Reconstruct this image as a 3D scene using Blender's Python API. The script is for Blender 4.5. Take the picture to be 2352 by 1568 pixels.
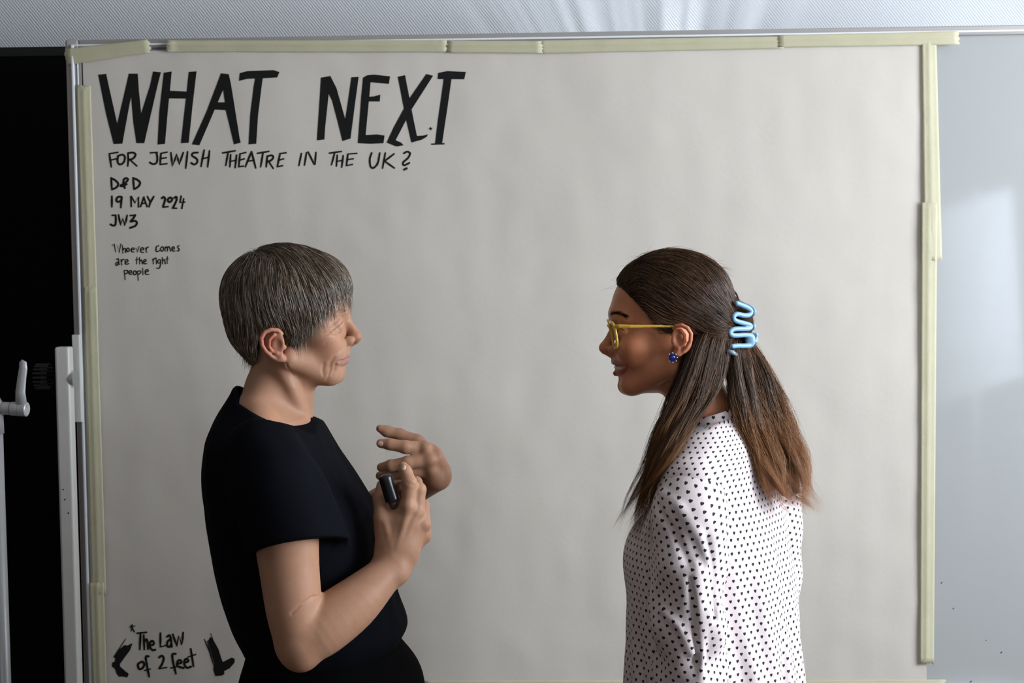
import bpy, bmesh, math, random
import numpy as np
from mathutils import Vector, Matrix, noise as mnoise

for o in list(bpy.data.objects):
    bpy.data.objects.remove(o, do_unlink=True)
SC = bpy.context.scene
COL = SC.collection
rng = np.random.default_rng(7)
random.seed(7)

# ------------------------------------------------------------------ camera
F = 50.0 / 36.0 * 2352.0
CAM = np.array([0.0, 0.0, 1.60])
PITCH = math.radians(-3.2)
ROLL = math.radians(0.7)
_fwd = np.array([0, math.cos(PITCH), math.sin(PITCH)])
_r0 = np.array([1.0, 0, 0])
_u0 = np.array([0, -math.sin(PITCH), math.cos(PITCH)])
_up = _u0 * math.cos(ROLL) + _r0 * math.sin(ROLL)
_rt = _r0 * math.cos(ROLL) - _u0 * math.sin(ROLL)
cam_data = bpy.data.cameras.new('camera')
cam_data.lens = 50.0
cam_data.sensor_width = 36.0
cam_data.clip_start = 0.05
cam = bpy.data.objects.new('camera', cam_data)
COL.objects.link(cam)
M = Matrix(((_rt[0], _up[0], -_fwd[0], CAM[0]), (_rt[1], _up[1], -_fwd[1], CAM[1]),
            (_rt[2], _up[2], -_fwd[2], CAM[2]), (0, 0, 0, 1)))
cam.matrix_world = M
SC.camera = cam
cam_data.dof.use_dof = True
cam_data.dof.focus_distance = 2.32
cam_data.dof.aperture_fstop = 9.0

# ------------------------------------------------------------------ exposure, world, daylight
SC.view_settings.view_transform = 'Standard'
SC.view_settings.look = 'None'
SC.view_settings.gamma = 1.0
SC.view_settings.use_curve_mapping = False
SC.view_settings.exposure = 0.0
world = bpy.data.worlds.new('World')
SC.world = world
world.use_nodes = True
_bg = world.node_tree.nodes['Background']
_bg.inputs[0].default_value = (0.72, 0.84, 1.0, 1)
_bg.inputs[1].default_value = 0.4


def area(name, loc, target, sx, sy, power, color):
    ld = bpy.data.lights.new(name, 'AREA')
    ld.shape = 'RECTANGLE'
    ld.size, ld.size_y = sx, sy
    ld.energy = power
    ld.color = color
    lo = bpy.data.objects.new(name, ld)
    COL.objects.link(lo)
    lo.location = loc
    d = Vector(target) - Vector(loc)
    lo.rotation_euler = d.to_track_quat('-Z', 'Y').to_euler()
    return lo


ROOM_R, ROOM_L, ROOM_B, ROOM_F, ROOM_H = 2.4, -3.2, -3.6, 3.42, 2.95
# daylight entering by the wide window opening of the right wall
area('daylight_window_1', (ROOM_R + 0.16, 1.50, 1.86), (0, 1.50, 1.76), 1.85, 1.34, 152, (0.86, 0.93, 1.0))


# fill light at an unseen window added behind the camera
area('rear_fill_light', (-0.6, ROOM_B - 0.16, 1.86), (-0.6, 0, 1.70), 1.7, 1.34, 13, (0.90, 0.95, 1.0))


def streak_light(loc):
    """added spot hidden behind the board, patterned to throw a fan of streaks"""
    ld = bpy.data.lights.new('streak_spot', 'SPOT')
    ld.energy = 45.0
    ld.color = (0.88, 0.94, 1.0)
    ld.spot_size = math.radians(150)
    ld.spot_blend = 0.6
    ld.shadow_soft_size = 0.008
    ld.use_nodes = True
    nt = ld.node_tree
    em = nt.nodes['Emission']
    tc = nt.nodes.new('ShaderNodeTexCoord')
    sp = nt.nodes.new('ShaderNodeSeparateXYZ')
    nt.links.new(tc.outputs['Normal'], sp.inputs[0])
    dv = nt.nodes.new('ShaderNodeMath')
    dv.operation = 'DIVIDE'
    nt.links.new(sp.outputs[0], dv.inputs[0])
    ab = nt.nodes.new('ShaderNodeMath')
    ab.operation = 'ABSOLUTE'
    nt.links.new(sp.outputs[2], ab.inputs[0])
    nt.links.new(ab.outputs[0], dv.inputs[1])
    n = nt.nodes.new('ShaderNodeTexNoise')
    n.noise_dimensions = '1D'
    n.inputs['Scale'].default_value = 13.0
    n.inputs['Detail'].default_value = 1.0
    nt.links.new(dv.outputs[0], n.inputs['W'])
    r = nt.nodes.new('ShaderNodeMapRange')
    r.inputs['From Min'].default_value = 0.42
    r.inputs['From Max'].default_value = 0.60
    nt.links.new(n.outputs[0], r.inputs['Value'])
    f0 = nt.nodes.new('ShaderNodeMapRange')
    f0.inputs['From Min'].default_value = -0.85
    f0.inputs['From Max'].default_value = -0.55
    nt.links.new(dv.outputs[0], f0.inputs['Value'])
    f1 = nt.nodes.new('ShaderNodeMapRange')
    f1.inputs['From Min'].default_value = 0.62
    f1.inputs['From Max'].default_value = 0.15
    nt.links.new(dv.outputs[0], f1.inputs['Value'])
    m1 = nt.nodes.new('ShaderNodeMath')
    m1.operation = 'MULTIPLY'
    nt.links.new(r.outputs[0], m1.inputs[0])
    nt.links.new(f0.outputs[0], m1.inputs[1])
    m2 = nt.nodes.new('ShaderNodeMath')
    m2.operation = 'MULTIPLY'
    nt.links.new(m1.outputs[0], m2.inputs[0])
    nt.links.new(f1.outputs[0], m2.inputs[1])
    nt.links.new(m2.outputs[0], em.inputs['Strength'])
    lo = bpy.data.objects.new('streak_spot', ld)
    COL.objects.link(lo)
    lo.location = loc
    lo.rotation_euler = (math.pi, 0, 0)
    return lo


# ------------------------------------------------------------------ pixel -> world helpers (2352 x 1568 frame)
def ray(px, py):
    return _fwd * F + _rt * (px - 1176.0) + _up * (784.0 - py)


def W(px, py, Y):
    d = ray(px, py)
    t = (Y - CAM[1]) / d[1]
    return CAM + d * t


BY0, BYAW = 3.0, 0.023


def boardY(x):
    return BY0 - BYAW * x


def B(px, py, off=0.0):
    d = ray(px, py)
    # y = BY0 - off - BYAW*x
    t = (BY0 - off - CAM[1]) / (d[1] + BYAW * d[0])
    return CAM + d * t


def project(p):
    v = np.asarray(p) - CAM
    z = v @ _fwd
    return np.array([1176 + F * (v @ _rt) / z, 784 - F * (v @ _up) / z])


streak_light(W(1536, 640, ROOM_F - .10))  # unseen spot lamp added behind the whiteboard for the wall streaks


# ------------------------------------------------------------------ materials
def mat(name, color, rough=0.6, metal=0.0, spec=0.5, noise_amt=0.0, noise_scale=30.0, bump=0.0, bump_scale=200.0,
        trans=0.0, ior=1.45, sss=0.0, sss_col=None, coat=0.0, sheen=0.0):
    m = bpy.data.materials.new(name)
    m.use_nodes = True
    nt = m.node_tree
    b = nt.nodes['Principled BSDF']
    b.inputs['Roughness'].default_value = rough
    b.inputs['Metallic'].default_value = metal
    b.inputs['IOR'].default_value = ior
    b.inputs['Specular IOR Level'].default_value = spec
    b.inputs['Transmission Weight'].default_value = trans
    b.inputs['Coat Weight'].default_value = coat
    b.inputs['Sheen Weight'].default_value = sheen
    c = (*color, 1)
    b.inputs['Base Color'].default_value = c
    tc = nt.nodes.new('ShaderNodeTexCoord')
    n = nt.nodes.new('ShaderNodeTexNoise')
    n.inputs['Scale'].default_value = noise_scale
    n.inputs['Detail'].default_value = 4
    nt.links.new(tc.outputs['Object'], n.inputs['Vector'])
    mx = nt.nodes.new('ShaderNodeMix')
    mx.data_type = 'RGBA'
    k = noise_amt
    mx.inputs[6].default_value = tuple(max(0, v * (1 - k)) for v in color) + (1,)
    mx.inputs[7].default_value = tuple(min(1, v * (1 + k)) for v in color) + (1,)
    nt.links.new(n.outputs['Fac'], mx.inputs[0])
    nt.links.new(mx.outputs[2], b.inputs['Base Color'])
    if bump > 0:
        n2 = nt.nodes.new('ShaderNodeTexNoise')
        n2.inputs['Scale'].default_value = bump_scale
        n2.inputs['Detail'].default_value = 3
        nt.links.new(tc.outputs['Object'], n2.inputs['Vector'])
        bp = nt.nodes.new('ShaderNodeBump')
        bp.inputs['Strength'].default_value = bump
        bp.inputs['Distance'].default_value = 0.002
        nt.links.new(n2.outputs['Fac'], bp.inputs['Height'])
        nt.links.new(bp.outputs['Normal'], b.inputs['Normal'])
    if sss > 0:
        b.inputs['Subsurface Weight'].default_value = sss
        b.inputs['Subsurface Radius'].default_value = sss_col or (1.0, 0.35, 0.18)
        b.inputs['Subsurface Scale'].default_value = 0.006
    return m


# ------------------------------------------------------------------ mesh helpers
def new_obj(name, verts, faces, material=None, parent=None, smooth=False):
    me = bpy.data.meshes.new(name)
    me.from_pydata([tuple(map(float, v)) for v in verts], [], [tuple(int(i) for i in f) for f in faces])
    me.update()
    if smooth:
        me.polygons.foreach_set('use_smooth', [True] * len(me.polygons))
    o = bpy.data.objects.new(name, me)
    COL.objects.link(o)
    if material:
        me.materials.append(material)
    if parent:
        o.parent = parent
    return o


def np_obj(name, V, Fq, material=None, parent=None, smooth=True):
    """fast mesh from numpy arrays, Fq (n,3) or (n,4)"""
    me = bpy.data.meshes.new(name)
    V = np.ascontiguousarray(V, dtype=np.float32)
    Fq = np.ascontiguousarray(Fq, dtype=np.int32)
    k = Fq.shape[1]
    me.vertices.add(len(V))
    me.vertices.foreach_set('co', V.ravel())
    me.loops.add(Fq.size)
    me.loops.foreach_set('vertex_index', Fq.ravel())
    me.polygons.add(len(Fq))
    me.polygons.foreach_set('loop_start', np.arange(0, Fq.size, k, dtype=np.int32))
    me.polygons.foreach_set('loop_total', np.full(len(Fq), k, dtype=np.int32))
    if smooth:
        me.polygons.foreach_set('use_smooth', np.ones(len(Fq), dtype=bool))
    me.update(calc_edges=True)
    me.validate()
    o = bpy.data.objects.new(name, me)
    COL.objects.link(o)
    if material:
        me.materials.append(material)
    if parent:
        o.parent = parent
    return o


def empty(name, loc=(0, 0, 0)):
    o = bpy.data.objects.new(name, None)
    o.empty_display_size = 0.05
    COL.objects.link(o)
    o.location = loc
    return o


def tag(o, label=None, cat=None, group=None, kind=None):
    if label:
        o['label'] = label
    if cat:
        o['category'] = cat
    if group:
        o['group'] = group
    if kind:
        o['kind'] = kind
    return o


def adopt(child, parent):
    """parent keeping the world position (parents here are unrotated empties)"""
    child.parent = parent
    child.matrix_parent_inverse = Matrix.Translation(-Vector(parent.location))
    return child


def box_bm(bm, lo, hi, mtx=None):
    xs, ys, zs = zip(lo, hi)
    vs = []
    for x in xs:
        for y in ys:
            for z in zs:
                v = Vector((x, y, z))
                if mtx:
                    v = mtx @ v
                vs.append(bm.verts.new(v))
    for f in ((0, 1, 3, 2), (4, 6, 7, 5), (0, 4, 5, 1), (2, 3, 7, 6), (0, 2, 6, 4), (1, 5, 7, 3)):
        bm.faces.new([vs[i] for i in f])


def bm_obj(name, bm, material, parent=None, bevel=0.0, smooth=False, segs=2):
    bmesh.ops.recalc_face_normals(bm, faces=bm.faces)
    me = bpy.data.meshes.new(name)
    bm.to_mesh(me)
    bm.free()
    o = bpy.data.objects.new(name, me)
    COL.objects.link(o)
    me.materials.append(material)
    if bevel > 0:
        md = o.modifiers.new('bevel', 'BEVEL')
        md.width = bevel
        md.segments = segs
        md.limit_method = 'ANGLE'
    if smooth:
        me.polygons.foreach_set('use_smooth', [True] * len(me.polygons))
    if parent:
        adopt(o, parent)
    return o


def box(name, lo, hi, material, parent=None, bevel=0.0, mtx=None, segs=2):
    bm = bmesh.new()
    box_bm(bm, lo, hi, mtx)
    return bm_obj(name, bm, material, parent, bevel, segs=segs)


def tube_bm(bm, pts, radii, n=12, caps=True):
    pts = [Vector(p) for p in pts]
    rings = []
    prev = None
    for i, p in enumerate(pts):
        t = (pts[min(i + 1, len(pts) - 1)] - pts[max(i - 1, 0)]).normalized()
        if prev is None:
            a = t.orthogonal().normalized()
        else:
            a = (prev - t * prev.dot(t)).normalized()
        prev = a
        b = t.cross(a)
        r = radii[i] if hasattr(radii, '__len__') else radii
        rings.append([bm.verts.new(p + (a * math.cos(2 * math.pi * k / n) + b * math.sin(2 * math.pi * k / n)) * r)
                      for k in range(n)])
    for i in range(len(rings) - 1):
        for k in range(n):
            bm.faces.new((rings[i][k], rings[i][(k + 1) % n], rings[i + 1][(k + 1) % n], rings[i + 1][k]))
    if caps:
        bm.faces.new(rings[0][::-1])
        bm.faces.new(rings[-1])


def tube(name, pts, radii, material, parent=None, n=12, smooth=True):
    bm = bmesh.new()
    tube_bm(bm, pts, radii, n)
    o = bm_obj(name, bm, material, parent, smooth=False)
    if smooth:
        for p in o.data.polygons:
            p.use_smooth = len(p.vertices) == 4
    return o


# ------------------------------------------------------------------ the room
def wall_material(name, base):
    m = mat(name, base, rough=0.85, spec=0.2, noise_amt=0.03, noise_scale=3)
    nt = m.node_tree
    b = nt.nodes['Principled BSDF']
    tc = nt.nodes.new('ShaderNodeTexCoord')
    mp = nt.nodes.new('ShaderNodeMapping')
    mp.inputs['Rotation'].default_value = (0, math.radians(38), 0)
    nt.links.new(tc.outputs['Object'], mp.inputs['Vector'])
    w = nt.nodes.new('ShaderNodeTexWave')
    w.wave_type = 'BANDS'
    w.bands_direction = 'X'
    w.inputs['Scale'].default_value = 55
    w.inputs['Distortion'].default_value = 1.5
    w.inputs['Detail'].default_value = 2
    nt.links.new(mp.outputs['Vector'], w.inputs['Vector'])
    n = nt.nodes.new('ShaderNodeTexNoise')
    n.inputs['Scale'].default_value = 160
    nt.links.new(tc.outputs['Object'], n.inputs['Vector'])
    add = nt.nodes.new('ShaderNodeMath')
    add.operation = 'ADD'
    nt.links.new(w.outputs['Fac'], add.inputs[0])
    nt.links.new(n.outputs['Fac'], add.inputs[1])
    bp = nt.nodes.new('ShaderNodeBump')
    bp.inputs['Strength'].default_value = 0.45
    bp.inputs['Distance'].default_value = 0.0022
    nt.links.new(add.outputs[0], bp.inputs['Height'])
    nt.links.new(bp.outputs['Normal'], b.inputs['Normal'])
    return m


M_wall = wall_material('woven_wallpaper', (0.66, 0.68, 0.72))
M_wall2 = mat('painted_wall', (0.34, 0.29, 0.25), rough=0.9, noise_amt=0.04)
M_ceil = mat('ceiling_paint', (0.60, 0.58, 0.55), rough=0.9, noise_amt=0.02)
M_floor = mat('wood_floor', (0.10, 0.07, 0.05), rough=0.5, noise_amt=0.25, noise_scale=6)
M_white = mat('white_window_frame', (0.8, 0.8, 0.8), rough=0.4)

o = box('floor', (ROOM_L - .1, ROOM_B - .1, -0.1), (ROOM_R + .1, ROOM_F + .1, 0), M_floor)
tag(o, kind='structure')
o = box('ceiling', (ROOM_L - .1, ROOM_B - .1, ROOM_H), (ROOM_R + .1, ROOM_F + .1, ROOM_H + .1), M_ceil)
tag(o, kind='structure')
o = box('wall_back', (ROOM_L - .1, ROOM_F, 0), (ROOM_R + .1, ROOM_F + .1, ROOM_H), M_wall)
tag(o, kind='structure')
o = box('wall_left', (ROOM_L - .1, ROOM_B, 0), (ROOM_L, ROOM_F, ROOM_H), M_wall2)
tag(o, kind='structure')
bm = bmesh.new()
for lo, hi in (((ROOM_L - .1, 0), (-1.5, ROOM_H)), ((.3, 0), (ROOM_R + .1, ROOM_H)), ((-1.5, 0), (.3, 1.15)), ((-1.5, 2.55), (.3, ROOM_H))):
    box_bm(bm, (lo[0], ROOM_B - .1, lo[1]), (hi[0], ROOM_B, hi[1]))
tag(bm_obj('wall_front', bm, M_wall2), kind='structure')
e = empty('window_2', (-.6, ROOM_B - .05, 1.15))  # unseen window added for the camera-side fill light
tag(e, kind='structure')
bm = bmesh.new()
for lo, hi in (((-1.5, 1.15), (-1.45, 2.55)), ((.25, 1.15), (.3, 2.55)), ((-1.5, 1.15), (.3, 1.20)), ((-1.5, 2.50), (.3, 2.55)), ((-.62, 1.15), (-.58, 2.55))):
    box_bm(bm, (lo[0], ROOM_B - .08, lo[1]), (hi[0], ROOM_B - .02, hi[1]))
bm_obj('window_frame', bm, M_white, e)
box('window_sill', (-1.55, ROOM_B - .05, 1.12), (.35, ROOM_B + .12, 1.15), M_white, e, bevel=.005)
# right wall with its window opening
WZ0, WZ1 = 1.15, 2.55
OPEN = [(0.55, 2.45)]
bm = bmesh.new()
ys = [ROOM_B, OPEN[0][0], OPEN[0][1], ROOM_F]
for i in range(0, 3):
    if i == 1:
        box_bm(bm, (ROOM_R, ys[i], 0), (ROOM_R + .1, ys[i + 1], WZ0))
        box_bm(bm, (ROOM_R, ys[i], WZ1), (ROOM_R + .1, ys[i + 1], ROOM_H))
    else:
        box_bm(bm, (ROOM_R, ys[i], 0), (ROOM_R + .1, ys[i + 1], ROOM_H))
tag(bm_obj('wall_right', bm, M_wall2), kind='structure')
for wi, (y0, y1) in enumerate(OPEN):
    e = empty('window_%d' % (wi + 1), (ROOM_R + .05, (y0 + y1) / 2, WZ0))
    tag(e, kind='structure')
    bm = bmesh.new()
    t = 0.05
    for lo, hi in (((0.02, y0, WZ0), (.08, y0 + t, WZ1)), ((0.02, y1 - t, WZ0), (.08, y1, WZ1)),
                   ((0.02, y0, WZ0), (.08, y1, WZ0 + t)), ((0.02, y0, WZ1 - t), (.08, y1, WZ1)),
                   ((0.03, (y0 + y1) / 2 - .02, WZ0), (.07, (y0 + y1) / 2 + .02, WZ1))):
        box_bm(bm, (ROOM_R + lo[0], lo[1], lo[2]), (ROOM_R + hi[0], hi[1], hi[2]))
    bm_obj('window_frame', bm, M_white, e)
    box('window_sill', (ROOM_R - .12, y0 - .05, WZ0 - .03), (ROOM_R + .05, y1 + .05, WZ0), M_white, e, bevel=.005)

# ------------------------------------------------------------------ black board hung on the back wall
M_black = mat('matt_black_board', (0.004, 0.004, 0.0045), rough=0.9, spec=0.05)
M_blackrim = mat('dark_rim', (0.018, 0.019, 0.018), rough=0.6, spec=0.2)
e = empty('black_board', (-1.9, ROOM_F, 0.35))
zt = W(75, 108, ROOM_F - .03)[2]
box('panel', (-3.1, ROOM_F - .028, 0.3), (-0.75, ROOM_F - .001, zt - .015), M_black, e)
box('top_rail', (-3.1, ROOM_F - .034, zt - .022), (-0.75, ROOM_F - .001, zt), M_blackrim, e, bevel=.002)
tag(e, 'large matt black board on the wall behind the white stand column', 'black board')

# ------------------------------------------------------------------ whiteboard
M_enamel = mat('glossy_enamel', (0.43, 0.44, 0.44), rough=0.07, spec=0.5, ior=2.2, noise_amt=0.01, noise_scale=2)
M_alu = mat('satin_aluminium', (0.42, 0.40, 0.39), rough=0.42, metal=0.55)
M_ridge = mat('pale_frame_ridge', (0.75, 0.77, 0.8), rough=0.35)
M_plastic = mat('grey_plastic', (0.40, 0.39, 0.38), rough=0.5)

TL = B(152, 93)
BL = B(193, 1568)
zt, zb = TL[2], BL[2] - 0.03
xl, xr = TL[0], 1.30
byaw = Matrix.Translation((0, BY0, 0)) @ Matrix.Rotation(-math.atan(BYAW), 4, 'Z')
wb = empty('whiteboard', (0.1, BY0, zb))
tag(wb, 'wide glossy whiteboard in a grey metal frame carrying the lettered paper', 'whiteboard')


def bbox_board(name, x0, x1, y0, y1, z0, z1, m, bevel=0.0):
    return box(name, (x0, y0, z0), (x1, y1, z1), m, wb, bevel, mtx=byaw)


bbox_board('panel', xl + .01, xr - .01, -0.0, 0.016, zb + .01, zt - .01, M_enamel)
FW = 0.020
bbox_board('frame_rail', xl, xr, -0.008, 0.022, zt - FW, zt, M_alu, 0.003)
bbox_board('frame_rail', xl, xr, -0.008, 0.022, zb, zb + FW, M_alu, 0.003)
bbox_board('frame_rail', xl, xl + .034, -0.008, 0.022, zb, zt, M_alu, 0.003)
bbox_board('frame_rail', xr - .034, xr, -0.008, 0.022, zb, zt, M_alu, 0.003)
bbox_board('frame_ridge', xl + .0125, xl + .019, -0.014, -0.006, zb + .01, zt - .012, M_ridge, 0.002)
bbox_board('frame_ridge', xl + .0245, xl + .0265, -0.011, -0.006, zb + .01, zt - .014, M_ridge, 0.0008)
bbox_board('frame_ridge', xl + .012, xr - .012, -0.0125, -0.006, zt - .0145, zt - .010, M_ridge, 0.0015)
bbox_board('corner_cap', xl - .001, xl + .03, -0.0095, 0.024, zt - .027, zt + .0015, M_plastic, 0.006)
for px, py, s in ((2300, 1498, 5), (2190, 1397, 4), (2163, 1338, 4), (2230, 1565, 5), (2265, 1470, 3)):
    p = B(px, py, .0004)
    r = s / 1090 / 2
    bm = bmesh.new()
    box_bm(bm, (p[0] - r, p[1] - .0002, p[2] - r * .4), (p[0] + r, p[1] + .0006, p[2] + r * .4),
           Matrix.Translation(p) @ Matrix.Rotation(-.7, 4, 'Y') @ Matrix.Translation(-Vector(p)))
    bm_obj('ink_speck', bm, M_blackrim, wb)


# ------------------------------------------------------------------ big paper sheet taped to the board
def vn(x, z, s, seed):
    return mnoise.noise(Vector((x * s + seed * 17.3, z * s * .8 - seed * 9.1, seed * 3.7)))


def paper_disp(x, z):
    d = 0.0017 * vn(x, z, 3.2, 1) + 0.0011 * vn(x, z, 8.5, 2) + 0.00045 * vn(x, z, 19.0, 3)
    d += 0.0005 * vn(x * 3.5, z * .5, 5, 4) + 0.0004 * vn(x * .4, z * 3, 6, 5)
    return 0.0095 + 1.6 * d


ptl, ptr, pbl, pbr = B(192, 112), B(2128, 98), B(222, 1575), B(2130, 1560)
px0, px1 = ptl[0], ptr[0] + .003
pz0, pz1 = pbr[2], (ptl[2] + ptr[2]) / 2
M_paper = mat('white_kraft_paper', (0.60, 0.555, 0.50), rough=0.85, spec=0.15, noise_amt=0.03, noise_scale=4, bump=0.12,
              bump_scale=90)
NX, NZ = 190, 140
V, Fc = [], []
for j in range(NZ + 1):
    z = pz0 + (pz1 - pz0) * j / NZ
    for i in range(NX + 1):
        x = px0 + (px1 - px0) * i / NX
        V.append((x, boardY(x) - paper_disp(x, z), z))
for j in range(NZ):
    for i in range(NX):
        a = j * (NX + 1) + i
        Fc.append((a, a + 1, a + NX + 2, a + NX + 1))
paper = new_obj('paper_sheet', V, Fc, M_paper, smooth=True)
tag(paper, 'large white paper sheet with black hand lettering taped to the whiteboard', 'paper')

# ---- lettering: flat ink marks lying on the paper
M_ink = mat('black_marker_ink', (0.006, 0.006, 0.006), rough=0.55, spec=0.3)
LET_OFF = 0.0006


def on_paper(px, py):
    p = B(px, py, 0.0095)
    x, z = p[0], p[2]
    return (x, boardY(x) - paper_disp(x, z) - LET_OFF, z)


def ink_polys(name, polys, tf):
    bm = bmesh.new()
    for pl in polys:
        # densify so the mark follows the paper
        pts = []
        for i in range(len(pl)):
            a, b = np.array(pl[i], float), np.array(pl[(i + 1) % len(pl)], float)
            n = max(1, int(np.hypot(*(b - a)) / 60))
            for k in range(n):
                pts.append(a + (b - a) * k / n)
        vs = [bm.verts.new(on_paper(*tf(p))) for p in pts]
        try:
            bm.faces.new(vs)
        except ValueError:
            pass
    bmesh.ops.triangulate(bm, faces=bm.faces, ngon_method='EAR_CLIP')
    for it in range(4):
        lng = [e_ for e_ in bm.edges if e_.calc_length() > .011]
        if not lng:
            break
        bmesh.ops.subdivide_edges(bm, edges=lng, cuts=1, use_grid_fill=False)
        bmesh.ops.triangulate(bm, faces=bm.faces)
    for v in bm.verts:
        v.co.y = boardY(v.co.x) - paper_disp(v.co.x, v.co.z) - LET_OFF
    for f in bm.faces:
        f.normal_update()
        if f.normal.y > 0:
            f.normal_flip()
    me = bpy.data.meshes.new(name)
    bm.to_mesh(me)
    bm.free()
    o = bpy.data.objects.new(name, me)
    COL.objects.link(o)
    me.materials.append(M_ink)
    o.parent = paper
    return o


def catmull(pts, n=6):
    pts = [np.array(p, float) for p in pts]
    if len(pts) < 3:
        return pts
    out = []
    P = [2 * pts[0] - pts[1]] + pts + [2 * pts[-1] - pts[-2]]
    for i in range(1, len(P) - 2):
        p0, p1, p2, p3 = P[i - 1], P[i], P[i + 1], P[i + 2]
        for k in range(n):
            t = k / n
            out.append(.5 * ((2 * p1) + (-p0 + p2) * t + (2 * p0 - 5 * p1 + 4 * p2 - p3) * t * t
                             + (-p0 + 3 * p1 - 3 * p2 + p3) * t ** 3))
    out.append(pts[-1])
    return out


def ink_letters(strokes, tf, wpx):
    """one part per letter: strokes that touch belong to one letter"""
    box_ = []
    for st in strokes:
        q = np.array([tf(p) for p in st if isinstance(p, tuple)])
        box_.append([q[:, 0].min() - wpx * .4, q[:, 1].min() - wpx * .4, q[:, 0].max() + wpx * .4, q[:, 1].max() + wpx * .4])
    grp = list(range(len(strokes)))
    for i in range(len(strokes)):
        for j in range(i):
            A, C = box_[i], box_[j]
            if A[0] < C[2] and C[0] < A[2] and A[1] < C[3] and C[1] < A[3]:
                g0, g1 = grp[i], grp[j]
                grp = [g1 if g == g0 else g for g in grp]
    for g in sorted(set(grp)):
        ink_strokes('letter', [s_ for s_, k in zip(strokes, grp) if k == g], tf, wpx)


def ink_title(cuts, polys, tf):
    b = [0] + list(cuts) + [len(polys)]
    for i, j in zip(b[:-1], b[1:]):
        ink_polys('letter', polys[i:j], tf)


def ink_strokes(name, strokes, tf, wpx):
    """strokes in zoom coordinates; a stroke starting with 's' is smoothed; width in photo pixels"""
    bm = bmesh.new()
    rnd = random.Random(len(strokes))
    for st in strokes:
        w = wpx
        st = list(st)
        smooth = False
        while not isinstance(st[0], (tuple, list, np.ndarray)):
            k = st.pop(0)
            if k == 's':
                smooth = True
            else:
                w = k
        pts = catmull(st) if smooth else [np.array(p, float) for p in st]
        P = [np.array(tf(p)) for p in pts]
        # densify
        Q = [P[0]]
        for a, b in zip(P[:-1], P[1:]):
            n = max(1, int(np.hypot(*(b - a)) / 12))
            for k in range(1, n + 1):
                Q.append(a + (b - a) * k / n)
        L, R = [], []
        for i, p in enumerate(Q):
            t = Q[min(i + 1, len(Q) - 1)] - Q[max(i - 1, 0)]
            t = t / (np.hypot(*t) + 1e-9)
            nn = np.array([-t[1], t[0]])
            hw = w / 2 * (1 + .08 * math.sin(i * 1.7 + rnd.random()))
            if i == 0:
                p = p - t * hw * .6
            if i == len(Q) - 1:
                p = p + t * hw * .6
            if i in (0, len(Q) - 1):
                hw *= .75
            L.append(bm.verts.new(on_paper(*(p + nn * hw))))
            R.append(bm.verts.new(on_paper(*(p - nn * hw))))
        for i in range(len(L) - 1):
            bm.faces.new((L[i], L[i + 1], R[i + 1], R[i]))
    for f in bm.faces:
        f.normal_update()
        if f.normal.y > 0:
            f.normal_flip()
    me = bpy.data.meshes.new(name)
    bm.to_mesh(me)
    bm.free()
    o = bpy.data.objects.new(name, me)
    COL.objects.link(o)
    me.materials.append(M_ink)
    o.parent = paper
    return o


k5 = 460 / 2352
tA = lambda p: (200 + p[0] * k5, 140 + p[1] * k5)
tB = lambda p: (640 + p[0] * k5, 140 + p[1] * k5)
kc = 260 / 1510
tC = lambda p: (220 + p[0] * kc, 390 + p[1] * kc)
kd = 340 / 2352
tD = lambda p: (230 + p[0] * kd, 1410 + p[1] * kd)

ink_title((4, 7, 10), [
    [(132, 162), (225, 150), (355, 745), (415, 970), (312, 975), (220, 600)],
    [(490, 148), (595, 148), (518, 415), (415, 970), (320, 970), (355, 745), (430, 420)],
    [(490, 148), (595, 148), (628, 640), (672, 965), (580, 965), (545, 720), (518, 415)],
    [(775, 122), (868, 132), (800, 400), (690, 740), (672, 965), (580, 965), (628, 640), (740, 290)],
    [(902, 138), (995, 122), (975, 350), (965, 440), (935, 720), (915, 972), (828, 982), (850, 600)],
    [(1197, 128), (1288, 122), (1240, 520), (1195, 960), (1103, 965), (1150, 560)],
    [(965, 348), (1195, 360), (1185, 442), (955, 440)],
    [(1575, 145), (1665, 155), (1605, 325), (1500, 570), (1320, 990), (1232, 980), (1400, 600)],
    [(1575, 145), (1665, 155), (1690, 260), (1710, 500), (1730, 640), (1808, 960), (1728, 980), (1630, 575), (1605, 325)],
    [(1525, 485), (1640, 485), (1650, 578), (1485, 570)],
    [(1797, 145), (1880, 120), (2190, 108), (2262, 130), (2235, 195), (2065, 205), (1880, 212), (1788, 235)],
    [(1978, 195), (2068, 195), (2020, 500), (1990, 972), (1900, 980), (1920, 620), (1960, 300)]], tA)
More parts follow.
